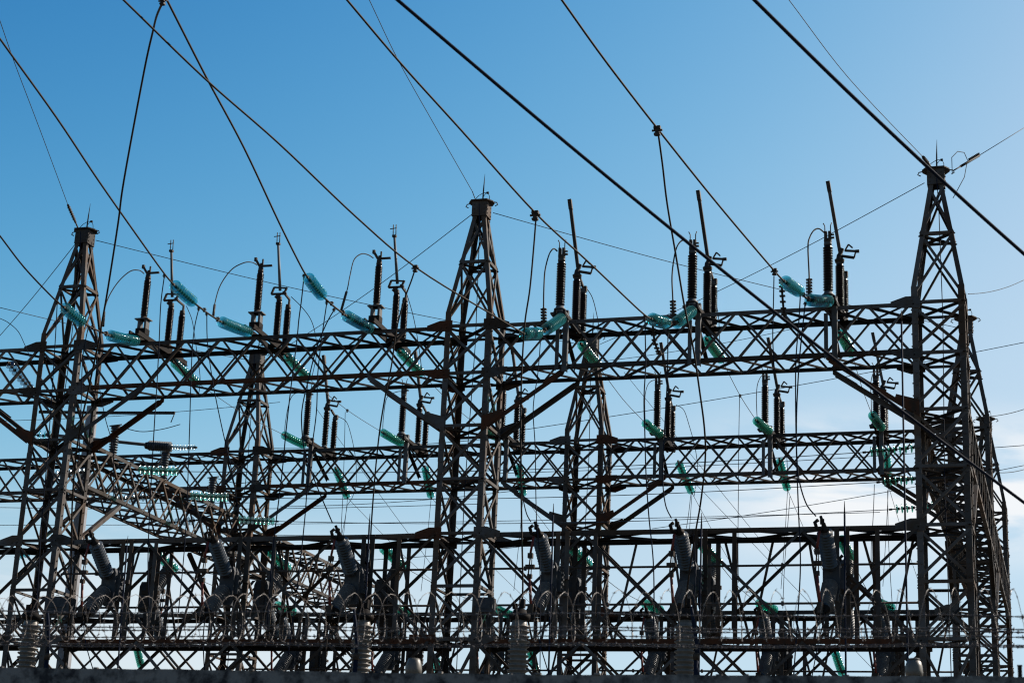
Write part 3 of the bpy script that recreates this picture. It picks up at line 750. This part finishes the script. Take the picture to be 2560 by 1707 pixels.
# ------------------------------------------------------------------ pole-type switches hung on the walkway beams
def ksw(X, Y, s, label, first=None):
    """two inclined ribbed bushings on a tank, open towards s (-1 viewer, +1 back)"""
    if first: return copy_tree(first, label, (X, Y, 9.56))
    t = thing('load_switch', label, "switch", (X, Y, 9.56), 'switches with two inclined bushings')
    for z, nm in ((1, 'upper_bushing'), (-1, 'lower_bushing')):
        A = V((-.02, s * .22, z * .18)); D = V((-.02, s * .78, z * .70)).normalized()
        m = MB(); m.lathe(A, A + D, [(0, .13)] + [(.06 + a, b) for a, b in sheds(.98, 12, .115, .19)] + [(1.1, .10)], 16); o = local(m, nm, PORG, t)
        m = MB(); E = A + D * 1.08; m.lathe(E, E + D, [(0, .11), (.04, .12), (.07, .07), (.2, .045)], 12)
        m.tube([E + D * .12 + V((-.05, 0, -.10)), E + D * .16 + V((-.16, 0, -.08)), E + D * .18 + V((-.20, 0, .04)), E + D * .14 + V((-.13, 0, .13))], .045, 8); m.box(E + D * .2 + V((-.03, 0, z * .04)), .09, .09, .12); m.tube([E + D * .15, E + D * .33 + V((-.05, 0, .06 * z))], .035, 8); local(m, 'terminal', DARK, o)
    m = MB()
    pr = [(-.17, -.42), (-.20, -.30), (-.20, .28), (-.15, .40), (.15, .40), (.20, .28), (.20, -.30), (.17, -.42)]
    m.plate([(x, -.2, z) for x, z in pr], (0, 1, 0), .42); m.box((.24, 0, -.05), .1, .2, .5); m.box((.05, s * .12, -.5), .22, .2, .2)
    for k in range(5): m.box((.31, 0, .25 - .12 * k), .03, .12, .05)
    local(m, 'tank', TANK, t)
    top = V((-.14, s * 1.15, .98)); bot = V((-.14, s * 1.15, -.98))
    m = MB(); m.tube([top + V((0, 0, -.12)), V((-.2, s * 1.16, .45))], .03, 7); m.tube([V((-.2, s * 1.16, -.15)), bot + V((0, 0, .1))], .034, 7); local(m, 'fuse_rod', RED, t)
    m = MB(); m.box((-.2, s * 1.16, .38), .12, .1, .12); m.tube([(-.2, s * 1.16, .38), (-.24, s * 1.16, -.1)], .018, 6); m.tube([(-.16, s * 1.16, .38), (-.17, s * 1.16, -.1)], .012, 6); m.box((-.2, s * 1.16, -.12), .11, .09, .1)
    m.box((-.2, s * 1.16, .12), .22, .1, .08); m.box(bot + V((0, 0, .06)), .14, .14, .26); local(m, 'rod_clamp', CAST, t)
    m = MB(); m.angle((.02, -s * .25, 1.26), (.02, -s * .25, -1.38), (1, 0, 0), (0, 1, 0), .12, .014); m.angle((.26, -s * .25, 1.26), (.26, -s * .25, -1.38), (1, 0, 0), (0, 1, 0), .12, .014); m.bar((-.1, -s * .2, .1), (.4, -s * .2, .1), .05, .1); m.bar((-.1, -s * .2, -.32), (.4, -s * .2, -.32), .05, .1)
    local(m, 'mounting_channel', STEEL, t)
    return t


f1 = f2 = None
for i in range(6):
    n = "grey load switch opening %s on the %s, %s"
    a = ksw(PH[i] - .02, -.32, -1, n % ("towards the viewer", ROW[0], PHN[i]), f1); f1 = f1 or a
    b = ksw(PH[i] + .02, W + .45, 1, n % ("to the rear", ROW[0], PHN[i]), f2); f2 = f2 or b
for i in range(6):
    ksw(PH[i] - .02, G - .32, -1, n % ("towards the viewer", ROW[1], PHN[i]), f1)
    ksw(PH[i] + .02, G + W + .45, 1, n % ("to the rear", ROW[1], PHN[i]), f2)

# operating pipes across the bays
for r in (0, 1):
    for bay in (0, 1):
        xa = bay * L + HW; xb = (bay + 1) * L - HW
        for z, zn in ((9.98, "upper"), (9.06, "lower")):
            m = MB(); m.tube([(0, 0, 0), (xb - xa - .02, 0, 0)], .028, 8)
            for k in range(5): m.box(((xb - xa) * (k + .5) / 5, 0, 0), .05, .1, .1)
            o = bpy.data.objects.new('operating_pipe', m.mesh('operating_pipe', STEEL)); C.objects.link(o); o.location = (xa + .01, r * G + .35, z)
            tag(o, "%s operating pipe through the switches of the %s, %s" % (zn, ROW[r], BAY[bay]), "pipe", 'operating pipes')

# vertical channels hanging between the flat beams
k = 0
for r in (0, 1):
    for i, X in enumerate(PH):
        for dx, yy, hn in ((-.42, W + .02, "rear hanger left of"), (.75, W + .02, "rear hanger right of"), (.95, -.02, "front hanger right of")):
            if r == 1 and dx > .9: continue
            m = MB(); m.angle((0, 0, 0), (0, 0, -2.55 if yy > 0 else -2.4), (1, 0, 0), (0, 1, 0), .11, .014)
            o = bpy.data.objects.new('hanger_channel', m.mesh('hanger_channel', STEEL)); C.objects.link(o); o.location = (X + dx, r * G + yy, ZL - .06)
            tag(o, "steel %s the switches of the %s, %s" % (hn, ROW[r], PHN[i]), "steel hanger", 'steel hangers between flat beams')
        k += 1

# ------------------------------------------------------------------ big beige columns with black caps in front of the front row
for i, (px, nm, zc) in enumerate(((79, "at the far left below the left tower", 8.22), (908, "left of the middle tower", 8.18), (1299, "just right of the middle tower", 8.17), (1714, "under the fifth switch", 8.15))):
    P = at(px, 1547, -3.0); zc = P.z
    t = thing('bushing_column', "tall beige ribbed porcelain column with dark cap, %s" % nm, "insulator", (P.x, -3.0, 0), 'beige ribbed columns')
    m = MB(); m.lathe((0, 0, zc - 5.0), (0, 0, 20), [(0, .19)] + [(.02 + a, b) for a, b in sheds(4.85, 44, .185, .25)] + [(4.97, .16)], 20); local(m, 'sheds', PORT, t)
    m = MB(); m.lathe((0, 0, zc - .03), (0, 0, 20), [(0, .15), (.03, .24), (.14, .25), (.16, .17), (.24, .15), (.30, .05)], 18); m.box((.05, 0, zc + .36), .12, .12, .2); m.box((-.12, 0, zc + .3), .1, .1, .12); local(m, 'cap', DARK, t)
    m = MB(); m.box((0, 0, (zc - 5) / 2), .5, .5, zc - 5); local(m, 'support', CONC, t)
for px, nm in ((118, "beside the far left beige column"), (890, "beside the beige column left of the middle tower"), (1741, "right of the beige column under the fifth switch")):
    A = at(px, 1640, -3.4); t = thing('cable_riser', "black riser tube with collar, %s" % nm, "riser", (A.x, -3.4, 0), 'black riser tubes')
    m = MB(); m.tube([(0, 0, 0), (0, 0, A.z)], .055, 10); m.tube([(0, 0, A.z), (.0, 0, A.z + .3), (-.08, 0, A.z + .8), (-.13, 0, A.z + 1.1)], [.04, .04, .045, .03], 8); local(m, 'tube', BLACKC, t)
    m = MB(); m.lathe((0, 0, A.z - .08), (0, 0, 30), [(0, .07), (.12, .075), (.16, .06)], 10); local(m, 'collar', CAST, t)
# slender vertical pipes
for a, b, nm in (((925, 1283), (921, 1690), "left of the middle tower"), ((1384, 1258), (1376, 1690), "right of the fourth switch"), ((1754, 1281), (1742, 1690), "at the fifth switch"), ((2111, 1252), (2112, 1690), "at the sixth switch"), ((2253, 775), (2268, 1690), "hugging the right tower",), ((320, 1338), (314, 1690), "right of the first switch")):
    A = at(*a, -1.6); B = at(*b, -1.6); t = thing('earthing_rod', "slender vertical steel rod, %s" % nm, "rod", (B.x, -1.6, 0), 'slender vertical rods')
    m = MB(); m.tube([V((0, 0, 0)), V((A.x - B.x, 0, A.z - .28))], .022, 8); local(m, 'rod', BLACKC, t)
    m = MB(); m.tube([V((A.x - B.x, 0, A.z - .28)), V((A.x - B.x, 0, A.z))], [.018, .006], 6); local(m, 'tip', DARK, t)

# ------------------------------------------------------------------ concrete pole with arms
A = at(238, 1016, 14.5); B = at(192, 1672, 14.5)
t = thing('concrete_pole', "pale square concrete pole behind the left tower, lit on its right edge", "pole", (A.x - .1, 14.5, 0))
m = MB(); zt_ = A.z
m.add([(-.22, -.22, 0), (.22, -.22, 0), (.22, .22, 0), (-.22, .22, 0), (-.15, -.15, zt_), (.15, -.15, zt_), (.15, .15, zt_), (-.15, .15, zt_)], [(0, 1, 5, 4), (1, 2, 6, 5), (2, 3, 7, 6), (3, 0, 4, 7), (4, 5, 6, 7)]); local(m, 'shaft', POLEC, t)
A2 = at(437, 1032, 14.5); m = MB(); m.bar((.1, 0, at(250, 1031, 14.5).z), (A2.x - t.location.x, 0, A2.z), .07, .1); m.tube([V((A2.x - t.location.x, 0, A2.z)), V((A2.x - t.location.x - .12, 0, A2.z - .35))], .02, 6)
m.bar((-2.2, 0, at(130, 1028, 14.5).z), (-.1, 0, at(230, 1031, 14.5).z), .07, .1); local(m, 'cross_arm', STEEL, t)
Z2 = at(250, 1094, 14.5).z; A3 = at(372, 1112, 14.5); m = MB(); m.tube([(-1.8, 0, Z2 + .2), (A3.x - t.location.x, 0, A3.z)], .06, 8); local(m, 'lower_arm', GALV, t)

# ------------------------------------------------------------------ droppers and other leads in front
DROPS = [
    ("long drop lead crossing the sky beside the left tower", [(407, 6), (392, 40), (382, 80), (360, 180), (310, 450), (295, 560), (270, 720), (256, 800), (245, 860), (224, 960), (196, 1095), (181, 1250), (176, 1480), (160, 1690)], -16.8, -3.0, .022),
    ("drop lead from the first outer string", [(143, 757), (141, 800), (137, 870), (128, 1010), (115, 1180), (103, 1320), (92, 1500), (80, 1535)], -4, -3, .014),
    ("drop lead from the first string link", [(221, 818), (214, 850), (206, 905), (203, 1010), (197, 1150)], -3, -2.4, .013),
    ("second drop lead from the first string link", [(243, 830), (245, 938), (262, 1040), (282, 1120), (284, 1240)], -2.8, -1.6, .012),
    ("drop lead from the second outer string", [(411, 690), (402, 760), (398, 850), (393, 950), (386, 1060), (375, 1260), (370, 1400), (373, 1520)], -4.2, -3, .015),
    ("drop lead from the second string link", [(497, 772), (487, 815), (481, 870), (477, 960), (473, 1100), (464, 1330), (446, 1530)], -3.2, -2.6, .014),
    ("slanting drop lead from the second string link", [(517, 785), (519, 860), (533, 960), (553, 1060), (580, 1180), (596, 1280)], -3.0, -1.8, .014),
    ("drop lead from the third outer string", [(760, 690), (754, 748), (747, 800), (742, 853), (729, 955), (715, 1078), (705, 1183), (682, 1376), (668, 1560)], -4.2, -3, .016),
    ("drop lead from the third string link", [(817, 757), (808, 818), (801, 871), (794, 941), (791, 1030), (778, 1130), (768, 1220), (761, 1306), (745, 1450), (720, 1640)], -3, -2.6, .015),
    ("crossing drop lead from the third string link", [(835, 775), (815, 811), (791, 871), (773, 941), (757, 1010), (754, 1060), (762, 1130), (784, 1194), (808, 1253), (831, 1306)], -2.8, -1.5, .015),
    ("drop lead left of the middle tower", [(1038, 672), (1029, 700), (1008, 758), (990, 830), (980, 906), (964, 985), (949, 1078), (938, 1183), (928, 1316), (924, 1420)], -3.5, -1.7, .019),
    ("heavy drop lead right of the middle tower", [(1340, 545), (1335, 610), (1325, 720), (1313, 800), (1307, 880), (1303, 970), (1302, 1100), (1304, 1300), (1307, 1450), (1305, 1515)], -4.2, -3, .021),
    ("thin drop lead right of the middle tower", [(1352, 840), (1345, 930), (1333, 1020), (1338, 1120), (1341, 1290), (1350, 1420), (1350, 1690)], -2, -1.8, .012),
    ("bent lead feeding the fourth switch", [(1302, 1180), (1307, 1240), (1316, 1282), (1327, 1303)], -2.4, -1.5, .014),
    ("heavy drop lead from the clamp in the open sky", [(1645, 330), (1656, 410), (1668, 510), (1690, 640), (1712, 770), (1733, 870), (1748, 970), (1761, 1070), (1763, 1150), (1752, 1253), (1738, 1334), (1722, 1440), (1712, 1530)], -9.5, -3, .021),
    ("drop lead from the fifth outer string", [(1612, 792), (1614, 906), (1610, 997), (1612, 1080), (1615, 1183), (1622, 1288), (1633, 1400), (1635, 1512), (1632, 1600)], -3.4, -2.8, .015),
    ("short ribbed lead at the fifth outer string", [(1631, 800), (1636, 850), (1648, 884)], -2.2, -1.6, .03),
    ("bent lead feeding the fifth switch", [(1670, 830), (1668, 950), (1660, 1100), (1657, 1200), (1664, 1262), (1679, 1295)], -1.9, -1.5, .015),
    ("drop lead from the sixth conductor clamp", [(1935, 690), (1933, 788), (1932, 850), (1936, 930)], -3.4, -2.6, .013),
    ("short ribbed lead at the sixth outer string", [(1954, 700), (1956, 740), (1961, 797)], -2.4, -1.8, .03),
    ("drop lead between the sixth pair of strings", [(2001, 736), (1997, 806), (1990, 897), (1989, 990), (1991, 1130), (1996, 1271), (2001, 1397), (1997, 1500), (1984, 1690)], -2.4, -2.0, .015),
    ("second drop lead between the sixth pair of strings", [(2013, 760), (2006, 823), (1997, 920), (1991, 1060), (1995, 1180), (2014, 1255), (2040, 1290)], -2.2, -1.5, .016),
    ("lead into the sixth switch base", [(1735, 1334), (1738, 1450), (1730, 1550), (1720, 1640)], -2.4, -2.4, .012),
    ("lead under the third switch", [(828, 1530), (818, 1580), (812, 1690)], -1.4, -1.4, .022),
    ("lead under the second switch", [(513, 1540), (508, 1600), (512, 1690)], -1.4, -1.4, .016),
    ("lead under the first switch", [(208, 1545), (215, 1610), (238, 1690)], -1.4, -1.4, .014),
    ("slanting lead beneath the fourth switch", [(1337, 1555), (1350, 1610), (1374, 1690)], -1.4, -1.4, .013),
    ("lead under the sixth switch", [(2060, 1550), (2045, 1610), (2030, 1690)], -1.4, -1.4, .012),
]
for nm, px, y0, y1, r in DROPS:
    pts = drop(px, y0, y1); cl = []
    if r > .013 and 'ribbed' not in nm: cl = [(pts[0], .07)]
    o = cable(nm, pts, r, WIRE if r > .016 else BLACKC, 'drop leads in the front row', 'drop_lead', clamps=cl)
    if 'ribbed' in nm:
        m = MB(); L_ = [p - pts[0] for p in smooth_pts(pts, 4)]
        for p in L_: m.box(p, .13, .08, .03)
        local(m, 'ribs', CAST, o)
REAR = [("wire curling down behind the first disconnector", [(466, 765), (480, 800), (488, 850), (500, 940), (497, 985)], 2.4),
        ("wire curling down behind the second disconnector", [(728, 742), (752, 765), (775, 795), (787, 830), (792, 880), (778, 950)], 2.4),
        ("wire curling down behind the third disconnector", [(1013, 722), (1033, 790), (1046, 860), (1055, 930)], 2.4),
        ("wire curling down behind the fourth disconnector", [(1464, 718), (1479, 740), (1489, 773), (1497, 820), (1496, 880)], 2.2),
        ("wire curling down behind the fifth disconnector", [(1780, 724), (1791, 762), (1797, 800), (1799, 860)], 2.2),
        ("wire curling down behind the sixth disconnector", [(2108, 738), (2117, 790), (2116, 850), (2112, 880)], 2.2),
        ("wire looping down from the second row disconnector in the left bay", [(843, 1040), (865, 1053), (877, 1085), (888, 1140), (891, 1200), (882, 1240), (868, 1262)], 14.2),
        ("wire looping down from the second row disconnector right of the middle tower", [(1690, 1012), (1709, 1024), (1722, 1060), (1738, 1120), (1744, 1180), (1735, 1240)], 14.2),
        ("wire looping down from the second row disconnector near the right tower", [(1953, 1015), (1960, 1060), (1967, 1140), (1969, 1200)], 14.2)]
for nm, px, Y in REAR: cable(nm, drop(px, Y), .011, BLACKC, None, 'loop_wire')
J2 = [[(712, 1092), (713, 1060), (722, 1010), (735, 985), (757, 983), (770, 988)], [(957, 1085), (958, 1050), (965, 1000), (978, 985), (1000, 978), (1010, 984)],
      [(1613, 1055), (1612, 1010), (1614, 980), (1622, 958), (1636, 950), (1646, 956)], [(1893, 1048), (1891, 1000), (1893, 965), (1900, 945), (1908, 938), (1917, 944)], [(2179, 1040), (2178, 1000), (2177, 960), (2182, 935), (2190, 930), (2194, 936)]]
for k, px in enumerate(J2): cable("thin arched jumper on the second row beam, %s in view" % ["first", "second", "third", "fourth", "fifth"][k], drop(px, G - 1.4, G - .3), .012, BLACKC, 'arched jumpers of the second row', 'jumper_cable')
D2 = [("thin double drop right of the third phase behind", [(868, 1262), (862, 1300), (855, 1335), (846, 1400), (845, 1470), (838, 1560)], 14), ("fine drop wire under the left bay second row beam", [(863, 1030), (861, 1120), (857, 1240), (854, 1300), (853, 1340)], 10.5),
      ("fine drop wire near the fifth phase", [(1849, 985), (1847, 1100), (1846, 1225), (1845, 1350), (1846, 1455)], 9.), ("fine drop wire right of the sixth phase", [(2186, 1210), (2183, 1290), (2178, 1370), (2180, 1430), (2190, 1490)], 8.), ("fine twin drop wire under the last hanging string", [(2219, 1225), (2221, 1340), (2226, 1440), (2232, 1530)], 15.),
      ("fine drop wire near the second row middle tower", [(1384, 1260), (1381, 1330), (1378, 1400)], 11.), ("fine drop wire left of the sixth phase", [(1975, 1240), (1968, 1330), (1961, 1420), (1957, 1520)], 13.5), ("fine drop wire in the middle of the right bay", [(1727, 1236), (1722, 1280), (1716, 1320)], 13.5),
      ("sagging wire at the left edge", [(0, 796), (20, 806), (45, 828), (62, 862), (80, 905)], -1.5)]
for nm, px, Y in D2: cable(nm, drop(px, Y), .010, BLACKC, None, 'drop_wire')

# ------------------------------------------------------------------ earth wires, far lines, near service cables
def far(nm, a, Ya, b, Yb, r=.009, sag=0.0, m=THINW, **k):
    A = at(*a, Ya); B = at(*b, Yb); d = B - A
    cable(nm, [A, A.lerp(B, .25) - V((0, 0, sag * .75)), A.lerp(B, .5) - V((0, 0, sag)), A.lerp(B, .75) - V((0, 0, sag * .75)), B], r, m, None, 'wire', **k)


def T(c, r): return V((c * L, r * G + HW, 19.75))
for (c0, r0), (c1, r1), nm in (((0, 0), (1, 1), "earth wire from the left front tower to the middle tower behind"), ((1, 0), (2, 1), "earth wire from the middle front tower to the right tower behind"), ((1, 0), (0, 1), "earth wire from the middle front tower back to the left tower behind"),
                               ((2, 0), (1, 1), "earth wire from the right front tower back to the middle tower behind"), ((0, 0), (-1, 1), "earth wire from the left front tower leaving the left edge")):
    A = T(c0, r0); B = T(c1, r1); sx = .3 if c1 > c0 else -.3
    A = A + V((sx, .1, 0)); B = B - V((sx, 0, 0)); cable(nm, [A, A.lerp(B, .33) - V((0, 0, .16)), A.lerp(B, .66) - V((0, 0, .16)), B], .011, THINW, 'earth wires between tower tops', 'earth_wire')
A = at(0, 769, 3.0); B = T(0, 1) + V((-.2, 0, 0)); cable("earth wire crossing behind the left tower near its shoulder", [A, A.lerp(B, .5) - V((0, 0, .1)), B], .011, THINW, 'earth wires between tower tops', 'earth_wire')
# shield wires running towards the viewer
for (ca, px, rod, nm) in ((0, [(0, 53), (38, 162), (100, 325), (170, 513)], ((170, 513), (201, 570)), "left"), (1, [(923, 0), (996, 152), (1088, 316), (1181, 479)], ((1181, 479), (1196, 499)), "middle"), (2, [(1972, 0), (2122, 196), (2307, 392)], ((2307, 392), (2330, 413)), "right")):
    P = V((ca * L - .1, .35, 20.02)); E = atz(px[0][0], px[0][1], 20.6); pts = vplane(P, E, px)
    o = cable("fine shield wire dropping to the %s front tower cap" % nm, [pts[0] + (pts[0] - pts[1]) * 1.1] + pts, .0085, WIRE, 'shield wires to the front towers', 'shield_wire')
    m = MB(); a = pts[-1] - o.location; b = P - o.location
    m.tube([a, a.lerp(b, .75)], .034 if ca != 1 else .012, 7); m.tube([a.lerp(b, .75), b], .02 if ca != 1 else .01, 6)
    if ca != 1:
        for k in range(6): m.box(a.lerp(b, .1 + .1 * k), .07, .05, .06)
    local(m, 'dead_end_grip', CAST, o)
A = V((2 * L + .45, HW, 20.0)); B = at(2448, 389, 3.2); E = at(2560, 320, 8.5); E = E + (E - B)
o = cable("earth wire with a serrated grip leaving the right tower cap for the right edge", [B, E], .011, THINW, None, 'shield_wire')
m = MB(); b = A - B; m.tube([V((0, 0, 0)), b * .75], .034, 7); m.tube([b * .75, b], .018, 6)
for k in range(8): m.box(b * (.02 + .055 * k) + V((0, 0, .05)), .05, .05, .05)
m.tube([b * .5, b * .62 + V((0, 0, -.35)), b + V((-.05, 0, -.75))], .01, 5); m.tube([b * .45, b * .6 + V((0, 0, .32)), b * .85 + V((0, 0, .45)), b + V((-.05, 0, .35)), b + V((-.05, 0, -.1))], .01, 5); local(m, 'dead_end_grip', DARK, o)

far("near thick service cable, blurred, running across the whole sky to the lower right edge", (960, -28), -28.9, (2640, 1315), -23.0, .019, .12, BLACKC)
far("near thick service cable, blurred, passing over the right tower cap", (1850, -35), -28.2, (2640, 705), -25.5, .019, .06, BLACKC)
FARW = [((2420, 735), (2560, 700), 30, 34, "faint far wire right of the right tower shoulder"), ((1310, 1074), (2600, 848), 26, 30, "far wire rising from the middle tower past the right tower waist"), ((2440, 1042), (2600, 1007), 27, 30, "far wire right of the right tower below its waist"),
        ((2480, 1180), (2600, 1157), 28, 31, "far wire at the right edge beside the stepped tower"), ((640, 1120), (1240, 1095), 26, 26, "far wire just above the second row beam in the left bay"), ((0, 1268), (1240, 1258), 28, 28, "level far wire under the second row beam, left half"),
        ((1240, 1183), (2600, 1110), 29, 31, "far wire across the right bay through the second row beam"), ((700, 1266), (1300, 1225), 31, 31, "rising far wire under the second row beam left bay"), ((0, 1312), (2200, 1280), 33, 33, "low level far wire over the walkway beams"),
        ((0, 1052), (700, 1005), 34, 34, "faint far wire crossing behind the left tower"), ((1630, 1321), (2560, 1163), 35, 35, "far wire rising across the cloud in the right bay"), ((730, 1404), (1300, 1366), 30, 30, "low far wire left of the middle tower"),
        ((0, 1240), (640, 1256), 32, 32, "far wire crossing low behind the left tower"), ((1490, 905), (2000, 818), 40, 40, "faint far wire through the top front beam"), ((500, 1330), (1100, 1330), 36, 36, "flat far wire above the walkway beam")]
for a, b, ya, yb, nm in FARW: far(nm, a, ya, b, yb, .014, .15)
far("fine slanting wire in the left bay below the second row", (790, 1020), 20, (1100, 1440), 22, .009)
far("fine slanting wire in the right bay left part", (1560, 930), 20, (1930, 1385), 22, .009)
far("fine slanting wire low in the right bay", (1740, 1210), 20, (2200, 1690), 22, .009)
far("fine slanting wire from the left bay walkway beam", (440, 1422), 3, (880, 1480), 3, .010)


# ------------------------------------------------------------------ barbed wire and razor coil on the wall
def wz(y): return at(1280, y, WY + .11).z
cz = wz(1541)
t = tag(bpy.data.objects.new('razor_wire_coil', None), "long loose coil of barbed razor wire on top of the concrete wall", "razor wire"); C.objects.link(t); t.location = (0, WY + .11, cz)
m = MB(); br = MB(); x = 15.0; ph = 0; pts = []
pitch = .135
while x < 31:
    jr = random.uniform(-.012, .012); jx = random.uniform(-.02, .02)
    for k in range(20):
        a = 2 * math.pi * k / 20; f = k / 20
        rr = .180 + jr * math.cos(a * .5)
        pts.append(V((x + pitch * f + jx * math.sin(a * .5), rr * math.sin(a) * .9, rr * math.cos(a))))
    x += pitch; pitch = (.125 + max(0, x - 19) * .006) * random.uniform(.82, 1.25)
m.tube(pts, .0023, 5); br = m
for i in range(0, len(pts), 3):
    p = pts[i]; d = (pts[min(i + 1, len(pts) - 1)] - pts[i - 1]).normalized() if i else V((1, 0, 0))
    q = d.cross(V((random.uniform(-1, 1), random.uniform(-1, 1), random.uniform(-1, 1)))).normalized() * .017
    br.bar(p - q, p + q, .003, .003); br.bar(p - d * .009 + q * .2, p + d * .009 - q * .2, .007, .006)
local(br, 'coil_wire', RAZOR, t)
for k, (yl, yr, dy, nm) in enumerate(((1524, 1537, -.06, "topmost"), (1560, 1569, .07, "second"), (1568, 1576, -.1, "third"), (1586, 1588, .1, "fourth"), (1603, 1609, .02, "fifth"), (1609, 1613, -.12, "lowest"))):
    Y = WY + .11 + dy; A = at(-60, yl, Y); B = at(2640, yr, Y); P = []
    n = 90; s1 = []; s2 = []
    for i in range(n + 1):
        f = i / n; p = A.lerp(B, f); p = p + V((0, 0, -.018 * math.sin(math.pi * ((f * 3.3) % 1)) + random.uniform(-.001, .001))); P.append(p - A)
    pp = smooth_pts(P, 3)
    for i, p in enumerate(pp):
        a = i * 1.3; s1.append(p + V((0, .004 * math.cos(a), .004 * math.sin(a)))); s2.append(p - V((0, .004 * math.cos(a), .004 * math.sin(a))))
    m = MB(); m.tube(s1, .0028, 4); m.tube(s2, .0028, 4); b2 = m
    for i in range(2 + k, len(pp), 3):
        p = pp[i]
        for _ in (0, 1):
            q = V((random.uniform(-.4, .4), random.uniform(-1, 1), random.uniform(-1, 1))).normalized() * .017; b2.bar(p - q, p + q, .0035, .0035)
        b2.tube([p - V((.009, 0, 0)), p + V((.009, 0, 0))], .0065, 5)
    o = bpy.data.objects.new('barbed_wire', m.mesh('barbed_wire', BARB)); C.objects.link(o); o.location = A
    tag(o, "%s strand of twisted barbed wire stretched above the wall" % nm, "barbed wire", 'barbed wire strands')
A = at(2550, 1684, WY + .11); m = MB(); m.box((0, 0, .0), .028, .03, .09)
m.box((0, 0, .046), .034, .036, .006)
o = m.build('post_stub', DARK); o.location = (A.x, WY + .11, 3.34); tag(o, "short dark steel post stub on the wall at the right edge", "post stub")

# frosted lamp domes standing just behind the wall
for px, s, nm in ((1033, 1.0, "left of the middle tower"), (2285, 1.0, "in front of the right tower foot")):
    P = at(px, 1690, WY + 1.6); R = .068
    t = thing('lamp', "small frosted dome lamp peeking over the wall, %s" % nm, "lamp", (P.x, WY + 1.6, 0), 'dome lamps behind the wall')
    zt2 = at(px, 1646, WY + 1.6).z
    m = MB(); prof = [(.0, .05), (.01, R), (.05, R * 1.02), (.09, R * .93), (.12, R * .80), (.138, R * .66)] if px < 1500 else [(.0, .05), (.01, R), (.04, R), (.08, R * .95), (.11, R * .82), (.13, R * .55)]
    m.lathe((0, 0, zt2 - .135), (0, 0, 50), prof, 24); local(m, 'dome', DOME, t)
    m = MB(); m.lathe((0, 0, zt2 - .01), (0, 0, 50), [(0, R * .7), (.008, R * .72), (.014, R * .5)], 20); m.box((0, 0, zt2 - .16), .1, .1, .05); local(m, 'cap', GALV, t)
    m = MB(); m.tube([(0, 0, 0), (0, 0, zt2 - .16)], .03, 8); local(m, 'pole', DARK, t)
# small control box in the left switches
P = at(150, 1515, -.5); m = MB(); m.box((0, 0, 0), .75, .3, .42); m.box((0, -.16, .05), .5, .02, .2); o = m.build('control_box', TANK); o.location = P; tag(o, "dark control box low on the left tower behind the barbed wire", "control box")
P = at(1215, 1513, -.4); m = MB(); m.box((0, 0, 0), .42, .3, .36); m.box((0, -.16, 0), .3, .02, .2); o = m.build('control_box', TANK); o.location = P; tag(o, "dark control box low on the middle tower behind the razor coil", "control box")
